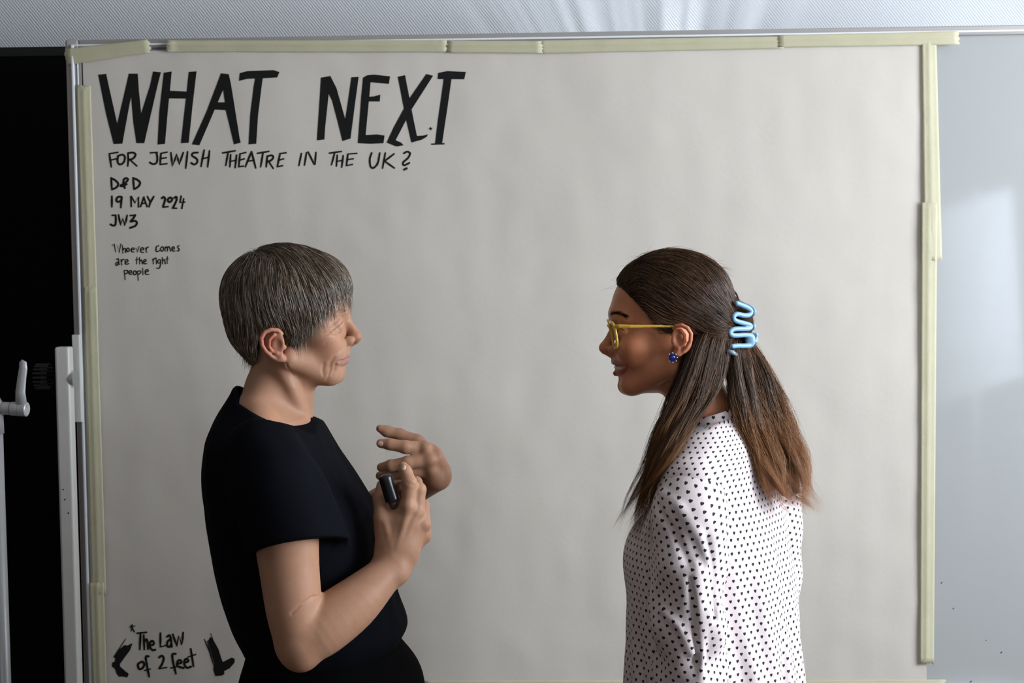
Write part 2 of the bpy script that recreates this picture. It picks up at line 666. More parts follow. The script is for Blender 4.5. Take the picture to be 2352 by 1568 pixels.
ink_title((3, 7, 11, 14), [
    [(497, 195), (608, 175), (592, 340), (565, 600), (545, 800), (538, 922), (450, 932), (465, 700), (490, 500)],
    [(497, 195), (608, 175), (680, 320), (745, 550), (775, 715), (845, 905), (750, 940), (690, 700), (595, 345)],
    [(855, 190), (940, 185), (900, 480), (845, 910), (750, 940), (775, 715), (810, 520)],
    [(992, 195), (1085, 185), (1065, 420), (1022, 870), (1022, 965), (930, 965), (950, 700), (970, 420)],
    [(992, 195), (1045, 165), (1130, 160), (1310, 180), (1295, 268), (1080, 250)],
    [(1055, 418), (1120, 415), (1195, 395), (1188, 475), (1050, 475)],
    [(930, 965), (960, 870), (1022, 872), (1150, 860), (1245, 875), (1232, 965), (1080, 972)],
    [(1400, 185), (1485, 165), (1535, 440), (1560, 570), (1625, 880), (1620, 930), (1560, 958), (1500, 700), (1470, 550)],
    [(1735, 152), (1815, 172), (1560, 570), (1375, 930), (1330, 980), (1270, 958), (1350, 780), (1470, 560), (1535, 440)],
    [(1375, 930), (1440, 958), (1468, 990), (1385, 1005), (1270, 958)],
    [(1615, 880), (1700, 875), (1755, 860), (1740, 890), (1680, 925), (1560, 958)],
    [(1875, 140), (1980, 118), (2200, 128), (2180, 215), (1868, 212)],
    [(1942, 195), (2032, 200), (1990, 500), (1920, 970), (1838, 970), (1870, 700)],
    [(1790, 968), (1950, 963), (1950, 980), (1795, 985)],
    [(1755, 800), (1775, 788), (1782, 770), (1792, 785), (1812, 785), (1797, 797), (1790, 818), (1780, 802)]], tB)
ink_letters([
    [(262, 1090), (272, 1160), (285, 1245)], [(262, 1088), (362, 1072)], [(270, 1165), (355, 1145)],
    ['s', (365, 1110), (358, 1180), (385, 1215), (430, 1190), (445, 1130), (420, 1100), (375, 1110), (362, 1125)],
    [(480, 1080), (485, 1160), (478, 1235)], ['s', (480, 1082), (540, 1075), (570, 1100), (540, 1145), (485, 1160)],
    [(500, 1155), (585, 1232)],
    [(745, 1078), (825, 1072)], ['s', (815, 1072), (825, 1140), (815, 1195), (775, 1210), (735, 1190)],
    [(868, 1085), (862, 1150), (858, 1215)], [(865, 1085), (938, 1070)], [(865, 1145), (930, 1135)], [(858, 1215), (938, 1205)],
    [(985, 1075), (1003, 1235), (1055, 1095), (1082, 1215), (1132, 1075)],
    [(1182, 1065), (1160, 1260)],
    ['s', (1305, 1075), (1250, 1080), (1235, 1110), (1290, 1150), (1295, 1190), (1260, 1215), (1222, 1195)],
    [(1378, 1045), (1340, 1240)], [(1440, 1055), (1418, 1245)], [(1350, 1150), (1432, 1130)],
    [(1595, 1080), (1745, 1055)], [(1660, 1075), (1632, 1228)],
    [(1690, 1100), (1680, 1245)], [(1760, 1105), (1742, 1255)], [(1685, 1180), (1755, 1165)],
    [(1800, 1090), (1785, 1245)], [(1800, 1092), (1868, 1075)], [(1792, 1165), (1850, 1150)], [(1785, 1242), (1840, 1235)],
    [(1935, 1065), (1862, 1245)], [(1935, 1065), (1985, 1258)], [(1885, 1180), (1965, 1165)],
    [(2005, 1085), (2140, 1062)], [(2070, 1080), (2042, 1245)],
    [(2120, 1115), (2108, 1245)], ['s', (2120, 1118), (2175, 1110), (2190, 1135), (2160, 1170), (2115, 1180)], [(2135, 1178), (2190, 1262)],
    [(2270, 1090), (2238, 1240)], [(2268, 1088), (2340, 1078)], [(2255, 1165), (2312, 1150)], [(2238, 1242), (2300, 1230)],
], tA, 4.6)
ink_letters([
    [(270, 1085), (240, 1230)], [(330, 1075), (305, 1225)], [(348, 1068), (420, 1215)], [(440, 1072), (428, 1215)],
    [(598, 1082), (740, 1062)], [(660, 1078), (622, 1220)],
    [(690, 1105), (680, 1235)], [(760, 1110), (742, 1248)], [(685, 1180), (755, 1165)],
    [(815, 1095), (798, 1228)], [(818, 1092), (920, 1085)], [(812, 1158), (878, 1148)], [(798, 1228), (868, 1215)],
    ['s', (1095, 1078), (1072, 1150), (1080, 1235), (1115, 1255), (1165, 1200), (1190, 1080)],
    [(1255, 1080), (1222, 1260)], [(1358, 1090), (1240, 1180)], [(1245, 1175), (1362, 1258)],
    ['s', (1470, 1085), (1510, 1065), (1545, 1085), (1520, 1140), (1465, 1190), (1475, 1225), (1540, 1195)],
    [6.5, (1475, 1275), (1505, 1262)],
], tB, 4.4)
ink_letters([
    [(205, 105), (215, 262)], ['s', (205, 110), (262, 140), (300, 185), (280, 230), (215, 262)],
    ['s', (390, 245), (370, 190), (375, 130), (405, 110), (430, 130), (390, 175), (330, 210), (360, 215), (415, 190)],
    [(498, 105), (510, 258)], ['s', (498, 108), (560, 135), (592, 175), (565, 225), (510, 258)],
    [(215, 350), (215, 495)],
    ['s', (345, 360), (300, 360), (275, 395), (290, 425), (335, 410), (350, 370)], [(345, 360), (335, 505)],
    [(470, 355), (475, 490)], [(475, 355), (525, 440), (570, 360), (572, 495)],
    [(640, 365), (600, 490)], [(640, 362), (685, 490)], [(615, 450), (670, 440)],
    [(690, 355), (725, 425)], [(775, 355), (730, 430), (710, 495)],
    ['s', (880, 380), (905, 360), (925, 385), (915, 440), (900, 485), (905, 498)], [(902, 495), (965, 490)],
    ['s', (985, 370), (960, 400), (985, 430), (1020, 400), (1005, 370), (985, 370)],
    ['s', (1045, 375), (1075, 360), (1080, 400), (1050, 470), (1030, 510)], [(1025, 510), (1080, 512)],
    [(1140, 350), (1125, 435), (1190, 430)], [(1175, 385), (1150, 515)],
    [(220, 605), (268, 605)], ['s', (265, 605), (268, 670), (262, 730), (230, 742), (195, 725)],
    [(305, 600), (328, 738), (360, 650), (392, 742), (420, 605)],
    [(460, 610), (530, 602)], ['s', (530, 602), (500, 650), (465, 690), (520, 680), (550, 700), (530, 745), (455, 775)],
], tC, 4.8)
ink_letters([
    [(218, 1010), (245, 985), (265, 1100), (292, 1010), (312, 1105), (335, 985)],
    [(355, 1005), (362, 1110)], ['s', (362, 1070), (380, 1045), (398, 1060), (400, 1105)],
    ['s', (430, 1040), (412, 1060), (425, 1090), (448, 1075), (440, 1045), (430, 1040)],
    ['s', (475, 1070), (510, 1060), (500, 1040), (475, 1055), (480, 1090), (515, 1095)],
    [(535, 1040), (555, 1100), (580, 1020)],
    ['s', (600, 1070), (640, 1060), (625, 1035), (600, 1055), (605, 1095), (640, 1100)],
    [(665, 1040), (680, 1100)], ['s', (672, 1065), (685, 1035), (705, 1030)],
    ['s', (845, 1010), (815, 1020), (805, 1060), (815, 1090), (855, 1075)],
    ['s', (885, 1025), (865, 1050), (880, 1085), (905, 1065), (900, 1030), (885, 1025)],
    [(925, 1025), (925, 1085)], ['s', (928, 1045), (945, 1025), (955, 1045), (955, 1085)], ['s', (957, 1045), (975, 1022), (990, 1045), (998, 1085)],
    ['s', (1018, 1060), (1050, 1050), (1040, 1025), (1018, 1040), (1025, 1080), (1058, 1080)],
    ['s', (1115, 1010), (1095, 1020), (1100, 1040), (1115, 1060), (1105, 1080), (1085, 1078)],
    ['s', (275, 1195), (300, 1185), (305, 1230), (280, 1275), (265, 1255), (285, 1230), (305, 1235), (310, 1265)],
    [(335, 1195), (348, 1270)], ['s', (342, 1225), (360, 1195), (380, 1195)],
    ['s', (392, 1235), (430, 1220), (420, 1195), (395, 1210), (400, 1255), (445, 1250)],
    [(550, 1165), (545, 1255)], [(530, 1200), (575, 1190)], [(585, 1165), (585, 1255)], ['s', (588, 1220), (605, 1200), (618, 1220), (622, 1255)],
    ['s', (640, 1230), (672, 1215), (662, 1195), (640, 1210), (645, 1250), (680, 1250)],
    [(760, 1185), (770, 1255)], ['s', (765, 1210), (785, 1180), (800, 1185)], [(808, 1200), (812, 1255)], [4, (803, 1178), (806, 1180)],
    ['s', (855, 1195), (830, 1205), (832, 1240), (862, 1235), (865, 1195), (862, 1270), (845, 1312), (815, 1308)],
    [(888, 1165), (892, 1255)], ['s', (892, 1215), (910, 1195), (922, 1215), (928, 1255)], [(955, 1155), (952, 1250)], [(935, 1190), (968, 1185)],
    [(378, 1340), (392, 1465)], ['s', (382, 1345), (420, 1340), (425, 1370), (390, 1390)],
    ['s', (445, 1375), (478, 1365), (468, 1340), (445, 1355), (450, 1390), (485, 1390)],
    ['s', (515, 1345), (500, 1370), (515, 1400), (540, 1380), (532, 1350), (515, 1345)],
    [(555, 1350), (568, 1475)], ['s', (558, 1355), (590, 1345), (600, 1370), (565, 1395)],
    [(625, 1310), (630, 1400)], ['s', (655, 1365), (700, 1350), (690, 1330), (660, 1345), (665, 1390), (708, 1392)],
], tC, 2.6)
ink_letters([
    [3, (465, 210), (550, 190)], [3, (490, 270), (510, 170)], [4, (490, 180), (540, 285)],
    [(585, 305), (735, 290)], [(640, 300), (628, 565)], [(690, 330), (700, 565)],
    ['s', (700, 440), (730, 400), (750, 440), (762, 560)],
    ['s', (790, 500), (850, 480), (840, 430), (800, 440), (785, 510), (830, 570), (880, 565)],
    [(958, 300), (958, 520), (1060, 495)],
    ['s', (1060, 360), (1110, 345), (1140, 520)], ['s', (1115, 400), (1070, 440), (1065, 500), (1100, 520), (1130, 480)],
    [(1155, 320), (1215, 510), (1250, 350), (1300, 485), (1320, 290)],
    ['s', (650, 760), (600, 800), (620, 870), (670, 860), (700, 800), (670, 755), (640, 765)],
    ['s', (775, 670), (725, 680), (740, 800), (780, 995)], [4, (705, 895), (800, 870)],
    ['s', (935, 690), (980, 660), (1010, 700), (990, 780), (940, 865)], [4, (940, 865), (1060, 845)],
    ['s', (1205, 630), (1150, 640), (1160, 760), (1205, 945)], [4, (1125, 855), (1215, 835)],
    ['s', (1225, 790), (1290, 770), (1275, 730), (1235, 745), (1230, 820), (1330, 855)],
    ['s', (1330, 770), (1400, 750), (1385, 710), (1345, 730), (1345, 810), (1390, 850), (1450, 830)],
    [(1440, 550), (1485, 830)], [4, (1395, 680), (1520, 640)],
], tD, 5.2)
o = ink_polys('foot_drawing', [
    [(390, 490), (430, 500), (515, 460), (470, 580), (380, 700), (315, 790), (315, 830), (355, 910), (430, 925), (455, 955),
     (430, 1005), (350, 990), (300, 995), (260, 940), (235, 865), (188, 830), (195, 765), (230, 755), (240, 700), (215, 680), (300, 560)]], tD)
ink_strokes('foot_drawing', [[2, (405, 395), (215, 680)]], tD, 2)
ink_polys('foot_drawing', [
    [(1710, 430), (1755, 360), (1790, 400), (1880, 560), (1930, 720), (1900, 740), (1950, 760), (2090, 690), (2140, 710),
     (2135, 770), (2060, 860), (1970, 905), (1975, 950), (1940, 975), (1830, 985), (1795, 880), (1810, 790), (1770, 640)]], tD)
ink_strokes('foot_drawing', [[2.5, (1655, 400), (1740, 610), (1800, 810)], [2, (1755, 310), (1790, 400)],
                             [2, (1700, 430), (1790, 760)]], tD, 2)

# ------------------------------------------------------------------ masking tape strips
M_tape = mat('masking_tape', (0.62, 0.585, 0.41), rough=0.55, spec=0.35, noise_amt=0.06, noise_scale=25, bump=0.25, bump_scale=140)
_nt = M_tape.node_tree
_nt.nodes['Principled BSDF'].inputs['Alpha'].default_value = 0.74


def tape(label, p0, p1, wpx0, wpx1=None, ridge=0.35, seed=0, off=0.0142, curl=0.0, group=None):
    """strip between two photo points on the board, wpx wide"""
    wpx1 = wpx1 or wpx0
    r = random.Random(seed + 11)
    p0, p1 = np.array(p0, float), np.array(p1, float)
    L = np.hypot(*(p1 - p0))
    t = (p1 - p0) / L
    nn = np.array([-t[1], t[0]])
    n = max(6, int(L / 14))
    K = 9
    V, Fc = [], []
    for i in range(n + 1):
        s = i / n
        c = p0 + (p1 - p0) * s
        w = wpx0 + (wpx1 - wpx0) * s
        jag = (r.random() - .5) * 5
        for k in range(K):
            u = k / (K - 1)
            q = c + nn * (u - .5) * w
            if i in (0, n):
                q = q + t * (r.random() - .5) * 5
            h = off + 0.0016 * math.exp(-((u - ridge) / .09) ** 2)
            h += 0.0008 * vn(q[0] / 60, q[1] / 60, 1.0, seed + 3) + 0.0004 * vn(q[0] / 20, q[1] / 20, 1.0, seed + 5)
            h -= 0.0035 * max(0, u - .62) if ridge < .5 else 0.0035 * max(0, .38 - u)
            if curl and i == 0:
                h += curl
            b = B(q[0], q[1], h)
            V.append(b)
    for i in range(n):
        for k in range(K - 1):
            a = i * K + k
            Fc.append((a, a + 1, a + K + 1, a + K))
    o = new_obj('masking_tape_strip', V, Fc, M_tape, smooth=True)
    md = o.modifiers.new('thickness', 'SOLIDIFY')
    md.thickness = 0.0003
    md.offset = 0
    tag(o, label, 'tape', 'masking tape strips round the paper')
    return o


# top row
tape('short slanted tape strip across the corner of paper above the W of WHAT', (151, 131), (344, 105), 38, 30, .35, 1, .0142)
tape('tape strip with a curled white end along the top of paper above WHAT', (384, 106), (1028, 106), 27, 27, .35, 2, .0142, curl=.006)
tape('tape strip on the paper top edge beginning above the T of NEXT', (1026, 107), (1245, 108), 28, 28, .35, 3, .0148)
tape('long middle tape strip along the paper top edge', (1238, 108), (1800, 97), 30, 28, .35, 4, .0142)
tape('tape strip reaching past the paper top corner onto bare whiteboard', (1788, 95), (2203, 87), 27, 31, .4, 5, .0150)
# right column
tape('widening tape strip down the paper edge ending in a loose corner on bare board', (2134, 84), (2144, 598), 33, 40, .55, 6, .0142)
tape('long lower tape strip on the paper edge beside bare whiteboard', (2135, 466), (2129, 1524), 36, 32, .55, 7, .0152)
tape('tape strip along the bottom edge of the paper', (975, 1574), (2172, 1571), 22, 22, .5, 10, .0142)
# left column
tape('tape strip on the paper edge beside the title, next to frame', (192, 196), (210, 760), 33, 32, .55, 8, .0142)
tape('tape strip on the paper edge beside the board bracket, below the title', (207, 660), (228, 1366), 30, 33, .55, 12, .0151)
tape('lowest tape strip on the paper edge beside the foot drawing', (222, 1338), (230, 1590), 33, 32, .5, 13, .0160)

# ------------------------------------------------------------------ stand of the whiteboard (column at its edge)
M_post = mat('cream_powder_coat', (0.55, 0.54, 0.51), rough=0.4, noise_amt=0.02)
M_knob = mat('black_plastic', (0.012, 0.012, 0.013), rough=0.35)
M_steel = mat('bright_steel', (0.6, 0.61, 0.63), rough=0.3, metal=0.8)
YC = 2.955
ptop, pbot = W(141, 797, YC), W(155, 1568, YC)
cx = (W(124, 800, YC)[0] + W(158, 800, YC)[0]) / 2
hw = (W(158, 800, YC)[0] - W(124, 800, YC)[0]) / 2
st = empty('whiteboard_stand', (cx, YC, 0))
tag(st, 'cream metal stand column with black knob holding the whiteboard edge', 'stand')
box('column', (cx - hw, YC, 0.06), (cx + hw, YC + .032, ptop[2]), M_post, st, bevel=.005, segs=3)
box('foot', (cx - .03, YC - .28, 0.0), (cx + .03, YC + .30, .06), M_post, st, bevel=.01)
_xr = xr + .022
_yr = boardY(xr) + .004
st2 = empty('whiteboard_stand', (_xr, _yr + .016, 0))
tag(st2, 'cream metal stand column without knob at the bare end of the whiteboard', 'stand')
box('column', (_xr - hw, _yr, 0.06), (_xr + hw, _yr + .032, ptop[2]), M_post, st2, bevel=.005, segs=3)
box('foot', (_xr - .03, _yr - .28, 0.0), (_xr + .03, _yr + .12, .06), M_post, st2, bevel=.01)
tube('pivot_bolt', [(xr - .004, _yr + .016, 1.55), (_xr - hw + .004, _yr + .016, 1.55)], .007, M_steel, st2)
kz = W(100, 865, YC + .016)[2]
kx0, kx1 = W(77, 865, YC + .016)[0], cx - hw + .004
bm = bmesh.new()
prof = [(kx0, .0), (kx0, .023), (kx0 + .002, .026), (kx1 - .014, .026), (kx1 - .012, .024), (kx1 - .011, .012), (kx1, .012)]
tube_bm(bm, [(x, YC + .016, kz) for x, r in prof], [max(r, .0005) for x, r in prof], n=28)
for q in range(18):
    a = q * math.pi / 9
    c = Vector(((kx0 + kx1 - .012) / 2, YC + .016 + .0258 * math.cos(a), kz + .0258 * math.sin(a)))
    tube_bm(bm, [c + Vector((-.014, 0, 0)), c + Vector((.014, 0, 0))], .0022, n=6)
bm_obj('clamp_knob', bm, M_knob, st)
zb1, zb0 = B(176, 768, .01)[2], B(180, 968, .01)[2]
xb0, xb1 = xl + .006, xl + .023
box('board_bracket', (B(168, 870, .02)[0], boardY(xl) - .022, zb0), (B(185, 870, .02)[0], boardY(xl) - .006, zb1), M_post, st, bevel=.0015)
bm = bmesh.new()
tube_bm(bm, [(cx + hw - .002, YC + .016, kz - .005), (cx + hw + .006, YC + .016, kz - .005), (cx + hw + .0062, YC + .016, kz - .005)], [.018, .018, .012], n=24)
bm_obj('washer', bm, M_steel, st)
bm = bmesh.new()
tube_bm(bm, [(cx + hw, YC + .016, kz - .005), (B(178, 870, .0)[0], YC + .03, kz - .005)], .007, n=12)
bm_obj('pivot_bolt', bm, M_steel, st)
for px, py in ((149, 1147), (157, 1178), (145, 1124)):
    p = W(px, py, YC - .0003)
    bm = bmesh.new()
    tube_bm(bm, [p, p + np.array([0, .002, 0])], .0017, n=8)
    bm_obj('paint_chip', bm, M_blackrim, st)

# ------------------------------------------------------------------ second stand: pole with clamp lever
YP = 2.72
M_lever = mat('light_grey_cast_metal', (0.50, 0.50, 0.52), rough=0.38, metal=0.25)
ps = empty('pole_stand', (W(-2, 1200, YP)[0], YP, 0))
tag(ps, 'grey pole stand with a clamp lever in front of the black board', 'stand')
pxc = W(-4, 1200, YP)[0]
tube('pole', [(pxc, YP, .02), (pxc, YP, W(0, 990, YP)[2])], (W(13, 1200, YP)[0] - pxc), M_lever, ps, n=20)
tube('collar', [(pxc, YP, W(0, 995, YP)[2]), (pxc, YP, W(0, 925, YP)[2]), (pxc, YP, W(0, 912, YP)[2])], [.0165, .0155, .010], M_lever, ps, n=20)
c0, c1 = W(2, 937, YP), W(63, 940, YP - .005)
bm = bmesh.new()
cc = lambda t: c0 + (c1 - c0) * t
prof = [(0, .010), (.12, .0125), (.38, .0125), (.40, .0105), (.42, .0135), (.66, .0135), (.68, .0125), (.70, .0138), (.97, .0138), (1.0, .0115)]
tube_bm(bm, [cc(t) for t, r in prof], [r for t, r in prof], n=24)
bm_obj('clamp_hub', bm, M_lever, ps, smooth=False)
bm = bmesh.new()
lp = [W(50, 935, YP - .006), W(47, 900, YP - .008), W(50, 868, YP - .010), W(53, 845, YP - .012), W(52, 834, YP - .013), W(47, 829, YP - .013)]
tube_bm(bm, lp, [.0115, .0095, .0085, .0080, .0075, .004], n=16)
for v in bm.verts:
    v.co.y = YP - .010 + (v.co.y - (YP - .010)) * .6
bm_obj('clamp_lever', bm, M_lever, ps, smooth=True)
for a in (90, 210, 330):
    dx, dy = .42 * math.cos(math.radians(a)), .42 * math.sin(math.radians(a))
    tube('leg', [(pxc, YP, .30), (pxc + dx * .9, YP + dy * .9, .03), (pxc + dx, YP + dy, .012)], .011, M_lever, ps)

# ------------------------------------------------------------------ giraffe sheet hung on a slim stand before the window, mirrored in the whiteboard
M_sheet = mat('white_sheet', (0.80, 0.81, 0.84), rough=0.8)
_nt = M_sheet.node_tree
_tl, _ad = _nt.nodes.new('ShaderNodeBsdfTranslucent'), _nt.nodes.new('ShaderNodeMixShader')
_tl.inputs[0].default_value = (0.85, 0.87, 0.92, 1)
_ad.inputs[0].default_value = 0.5
_nt.links.new(_nt.nodes['Principled BSDF'].outputs[0], _ad.inputs[1])
_nt.links.new(_tl.outputs[0], _ad.inputs[2])
_nt.links.new(_ad.outputs[0], _nt.nodes['Material Output'].inputs[0])


def mirrored(px, py, Xw):
    """point on the wall plane X = Xw whose mirror image in the board plane shows at (px, py)"""
    n = Vector((BYAW, 1, 0)).normalized()
    d = Vector(ray(px, py)).normalized()
    c = Vector(CAM)
    t = (BY0 - n.y ** -1 * 0 - c.y - BYAW * c.x) / (d.y + BYAW * d.x)
    hit = c + d * t
    d2 = d - n * (2 * d.dot(n))
    s = (Xw - hit.x) / d2.x
    return hit + d2 * s


XS = 1.60
g = [mirrored(*p, XS) for p in ((2322, 428), (2143, 482), (2152, 930), (2352, 862))]
gs = new_obj('drawing_sheet', g + [v + Vector((.0008, 0, 0)) for v in g], [(0, 1, 2, 3), (7, 6, 5, 4), (0, 4, 5, 1), (1, 5, 6, 2), (2, 6, 7, 3), (3, 7, 4, 0)], M_sheet)
_gx = (g[0] + g[1] + g[2] + g[3]) / 4
sd = empty('poster_stand', (XS + .02, _gx.y, 0))
tag(sd, 'slim grey stand holding up the giraffe drawing by the window', 'stand')
tube('pole', [(XS + .016, _gx.y, .01), (XS + .016, _gx.y, max(v.z for v in g) + .02)], .008, M_lever, sd)
tube('crossbar', [(XS + .012, g[1].y, g[1].z - .012), (XS + .012, g[0].y, g[0].z - .012)], .004, M_lever, sd)
tube('base', [(XS + .016, _gx.y, .0), (XS + .016, _gx.y, .012), (XS + .016, _gx.y, .02)], [.16, .16, .02], M_lever, sd, n=28)
tag(gs, 'white sheet with a pencilled giraffe and its name, mirrored in the glossy whiteboard', 'drawing')
M_pencil = mat('grey_pencil', (0.28, 0.28, 0.27), rough=0.8)
kg = 272 / 762


def sheet_stroke(bm, pts, w):
    P = [mirrored(2080 + x * kg, 400 + y * kg, XS - .0008) for x, y in pts]
    for a, b in zip(P[:-1], P[1:]):
        t = (b - a).normalized()
        nn = Vector((0, -t.z, t.y)) * w
        q = [bm.verts.new(v) for v in (a + nn - t * w * .5, b + nn + t * w * .5, b - nn + t * w * .5, a - nn - t * w * .5)]
        bm.faces.new(q)


bm = bmesh.new()
for s in ([(515, 275), (470, 400), (430, 500), (370, 590), (290, 650), (275, 730), (290, 820), (275, 1060)],
          [(520, 270), (500, 400), (465, 560), (460, 660), (480, 800), (475, 1020)], [(515, 275), (545, 195), (580, 250), (575, 290), (520, 275)],
          [(330, 1060), (340, 850), (350, 760), (420, 700), (415, 1060)], [(190, 640), (270, 680)]):
    sheet_stroke(bm, s, .0032)
o = bm_obj('giraffe_drawing', bm, M_pencil)
o.parent = gs
GIR = [[[(700, 1040), (735, 1080), (735, 1200), (705, 1250), (675, 1190), (700, 1180)]], [[(620, 1090), (635, 1270)]],
       [[(565, 1100), (580, 1310)], [(565, 1100), (515, 1110), (505, 1170), (570, 1190)], [(545, 1195), (490, 1330)]],
       [[(450, 1130), (410, 1370)], [(450, 1130), (470, 1350)], [(420, 1280), (465, 1270)]],
       [[(390, 1140), (405, 1380)], [(390, 1140), (325, 1150)], [(395, 1240), (345, 1250)]],
       [[(320, 1150), (345, 1390)], [(320, 1150), (265, 1170)], [(330, 1260), (290, 1270)]],
       [[(260, 1180), (295, 1420)], [(260, 1180), (205, 1200)], [(275, 1300), (235, 1310)], [(295, 1420), (250, 1440)]]]
for letter in GIR:
    bm = bmesh.new()
    for s in letter:
        sheet_stroke(bm, s, .0035)
    o = bm_obj('letter', bm, M_pencil)
    o.parent = gs

# ================================================================== sculpting engine: distance fields -> meshes
from concurrent.futures import ThreadPoolExecutor
POOL = ThreadPoolExecutor(4)
f4 = np.float32


def hits(fn, pts, y0, push=0.0, n=220, dy=0.0012):
    """first points of a field met by the view rays through photo pixels, starting at depth y0; push > 0 goes inside"""
    ys = y0 + np.arange(n) * dy
    D = np.array([ray(p[0], p[1]) for p in pts])
    D = D / D[:, 1:2]
    P = CAM + D[:, None, :] * (ys[None, :, None] - CAM[1])
    flat = P.reshape(-1, 3).astype(f4)
    dist = np.concatenate([fn(c) for c in np.array_split(flat, max(1, len(flat) // 100000))]).reshape(len(pts), n)
    out = []
    for k, p in enumerate(pts):
        d = dist[k]
        i = np.nonzero(d < 0)[0]
        if len(i) == 0:
            out.append(P[k, int(np.argmin(d))])
            continue
        i = i[0]
        y = ys[i]
        if i > 0:
            y = ys[i - 1] + dy * d[i - 1] / (d[i - 1] - d[i] + 1e-9)
        out.append(CAM + D[k] * (y + push + (p[2] if len(p) > 2 else 0) - CAM[1]))
    return out


def A3(p):
    return np.asarray(p, dtype=np.float32)


def smin(a, b, k):
    if k <= 0:
        return np.minimum(a, b)
    h = np.clip(0.5 + 0.5 * (b - a) / k, 0, 1)
    return b + (a - b) * h - k * h * (1 - h)


def smax(a, b, k):
    return -smin(-a, -b, k)


def s_sphere(P, c, r):
    return np.sqrt(((P - A3(c)) ** 2).sum(-1)) - f4(r)


def s_ell(P, c, r, R=None):
    q = P - A3(c)
    if R is not None:
        q = q @ A3(R)          # columns of R are the local axes
    r = A3(r)
    k0 = np.sqrt(((q / r) ** 2).sum(-1))
    k1 = np.sqrt(((q / (r * r)) ** 2).sum(-1)) + f4(1e-9)
    return k0 * (k0 - 1) / k1


def s_cap(P, a, b, ra, rb=None):
    rb = ra if rb is None else rb
    a, b = A3(a), A3(b)
    ba = b - a
    pa = P - a
    t = np.clip((pa @ ba) / f4(ba @ ba + 1e-12), 0, 1)
    d = pa - t[..., None] * ba
    return np.sqrt((d * d).sum(-1)) - (f4(ra) + t * f4(rb - ra))


def s_capf(P, a, b, ra, rb, axis, flat):
    """capsule squeezed along an axis (flat < 1 = thinner along axis)"""
    ax = A3(axis) / f4(np.linalg.norm(axis))
    a, b = A3(a), A3(b)
    ba = b - a
    pa = P - a
    t = np.clip((pa @ ba) / f4(ba @ ba + 1e-12), 0, 1)
    d = pa - t[..., None] * ba
    h = d @ ax
    rest = (d * d).sum(-1) - h * h
    r = f4(ra) + t * f4(rb - ra)
    l0 = np.sqrt(np.maximum(rest, 0) + (h / f4(flat)) ** 2)
    return (l0 - r) * np.where(l0 > 1e-6, np.sqrt(rest + h * h + 1e-12) / (l0 + 1e-9), 1).clip(flat, 1)


def s_chain(P, pts, rad, k=0.0):
    d = None
    for i in range(len(pts) - 1):
        e = s_cap(P, pts[i], pts[i + 1], rad[i], rad[i + 1])
        d = e if d is None else (smin(d, e, k) if k > 0 else np.minimum(d, e))
    return d


def s_tube(P, pts, rad, n=4):
    """smooth limb: spline through the points, no swelling at the joints"""
    Q4 = catmull([np.append(np.asarray(p, float), r) for p, r in zip(pts, rad)], n)
    best = np.full(P.shape[:-1], 1e9, dtype=np.float32)
    rr = np.zeros(P.shape[:-1], dtype=np.float32)
    for a, b in zip(Q4[:-1], Q4[1:]):
        a3, ba = A3(a[:3]), A3(b[:3] - a[:3])
        pa = P - a3
        t = np.clip((pa @ ba) / f4(ba @ ba + 1e-12), 0, 1)
        v = pa - t[..., None] * ba
        e = (v * v).sum(-1)
        m = e < best
        best = np.where(m, e, best)
        rr = np.where(m, f4(a[3]) + t * f4(b[3] - a[3]), rr)
    return np.sqrt(best) - rr


def s_plane(P, n, p):
    n = A3(n) / f4(np.linalg.norm(n))
    return (P - A3(p)) @ n


def s_loft(P, zs, cx, cy, ax, ay, yaw=0.0, expo=2.0):
    """stack of horizontal superellipses; arrays over ascending zs"""
    z = P[..., 2]
    cxv, cyv = np.interp(z, zs, cx).astype(f4), np.interp(z, zs, cy).astype(f4)
    axv, ayv = np.interp(z, zs, ax).astype(f4), np.interp(z, zs, ay).astype(f4)
    dx, dy = P[..., 0] - cxv, P[..., 1] - cyv
    if yaw:
        c, s = f4(math.cos(yaw)), f4(math.sin(yaw))
        dx, dy = dx * c + dy * s, -dx * s + dy * c
    qx, qy = np.abs(dx) / axv, np.abs(dy) / ayv
    if expo == 2.0:
        k0 = np.sqrt(qx * qx + qy * qy)
    else:
        k0 = (qx ** expo + qy ** expo + 1e-9) ** (1 / expo)
    k1 = np.sqrt((qx / axv) ** 2 + (qy / ayv) ** 2) + f4(1e-6)
    k2 = np.sqrt(qx * qx + qy * qy)
    d = (k0 - 1) * k2 / k1
    d = np.maximum(d, np.maximum(zs[0] - z, z - zs[-1]).astype(f4))
    return d


def s_poly2(X, Z, poly):
    """signed distance to a 2D polygon (negative inside)"""
    poly = np.asarray(poly, dtype=np.float32)
    n = len(poly)
    d = np.full(X.shape, 1e9, dtype=np.float32)
    s = np.ones(X.shape, dtype=np.float32)
    for i in range(n):
        a, b = poly[i], poly[i - 1]
        ex, ez = b[0] - a[0], b[1] - a[1]
        wx, wz = X - a[0], Z - a[1]
        t = np.clip((wx * ex + wz * ez) / (ex * ex + ez * ez + 1e-12), 0, 1)
        bx, bz = wx - ex * t, wz - ez * t
        d = np.minimum(d, bx * bx + bz * bz)
        c1, c2, c3 = Z >= a[1], Z < b[1], ex * wz > ez * wx
        flip = (c1 & c2 & c3) | (~c1 & ~c2 & ~c3)
        s = np.where(flip, -s, s)
    return s * np.sqrt(d)


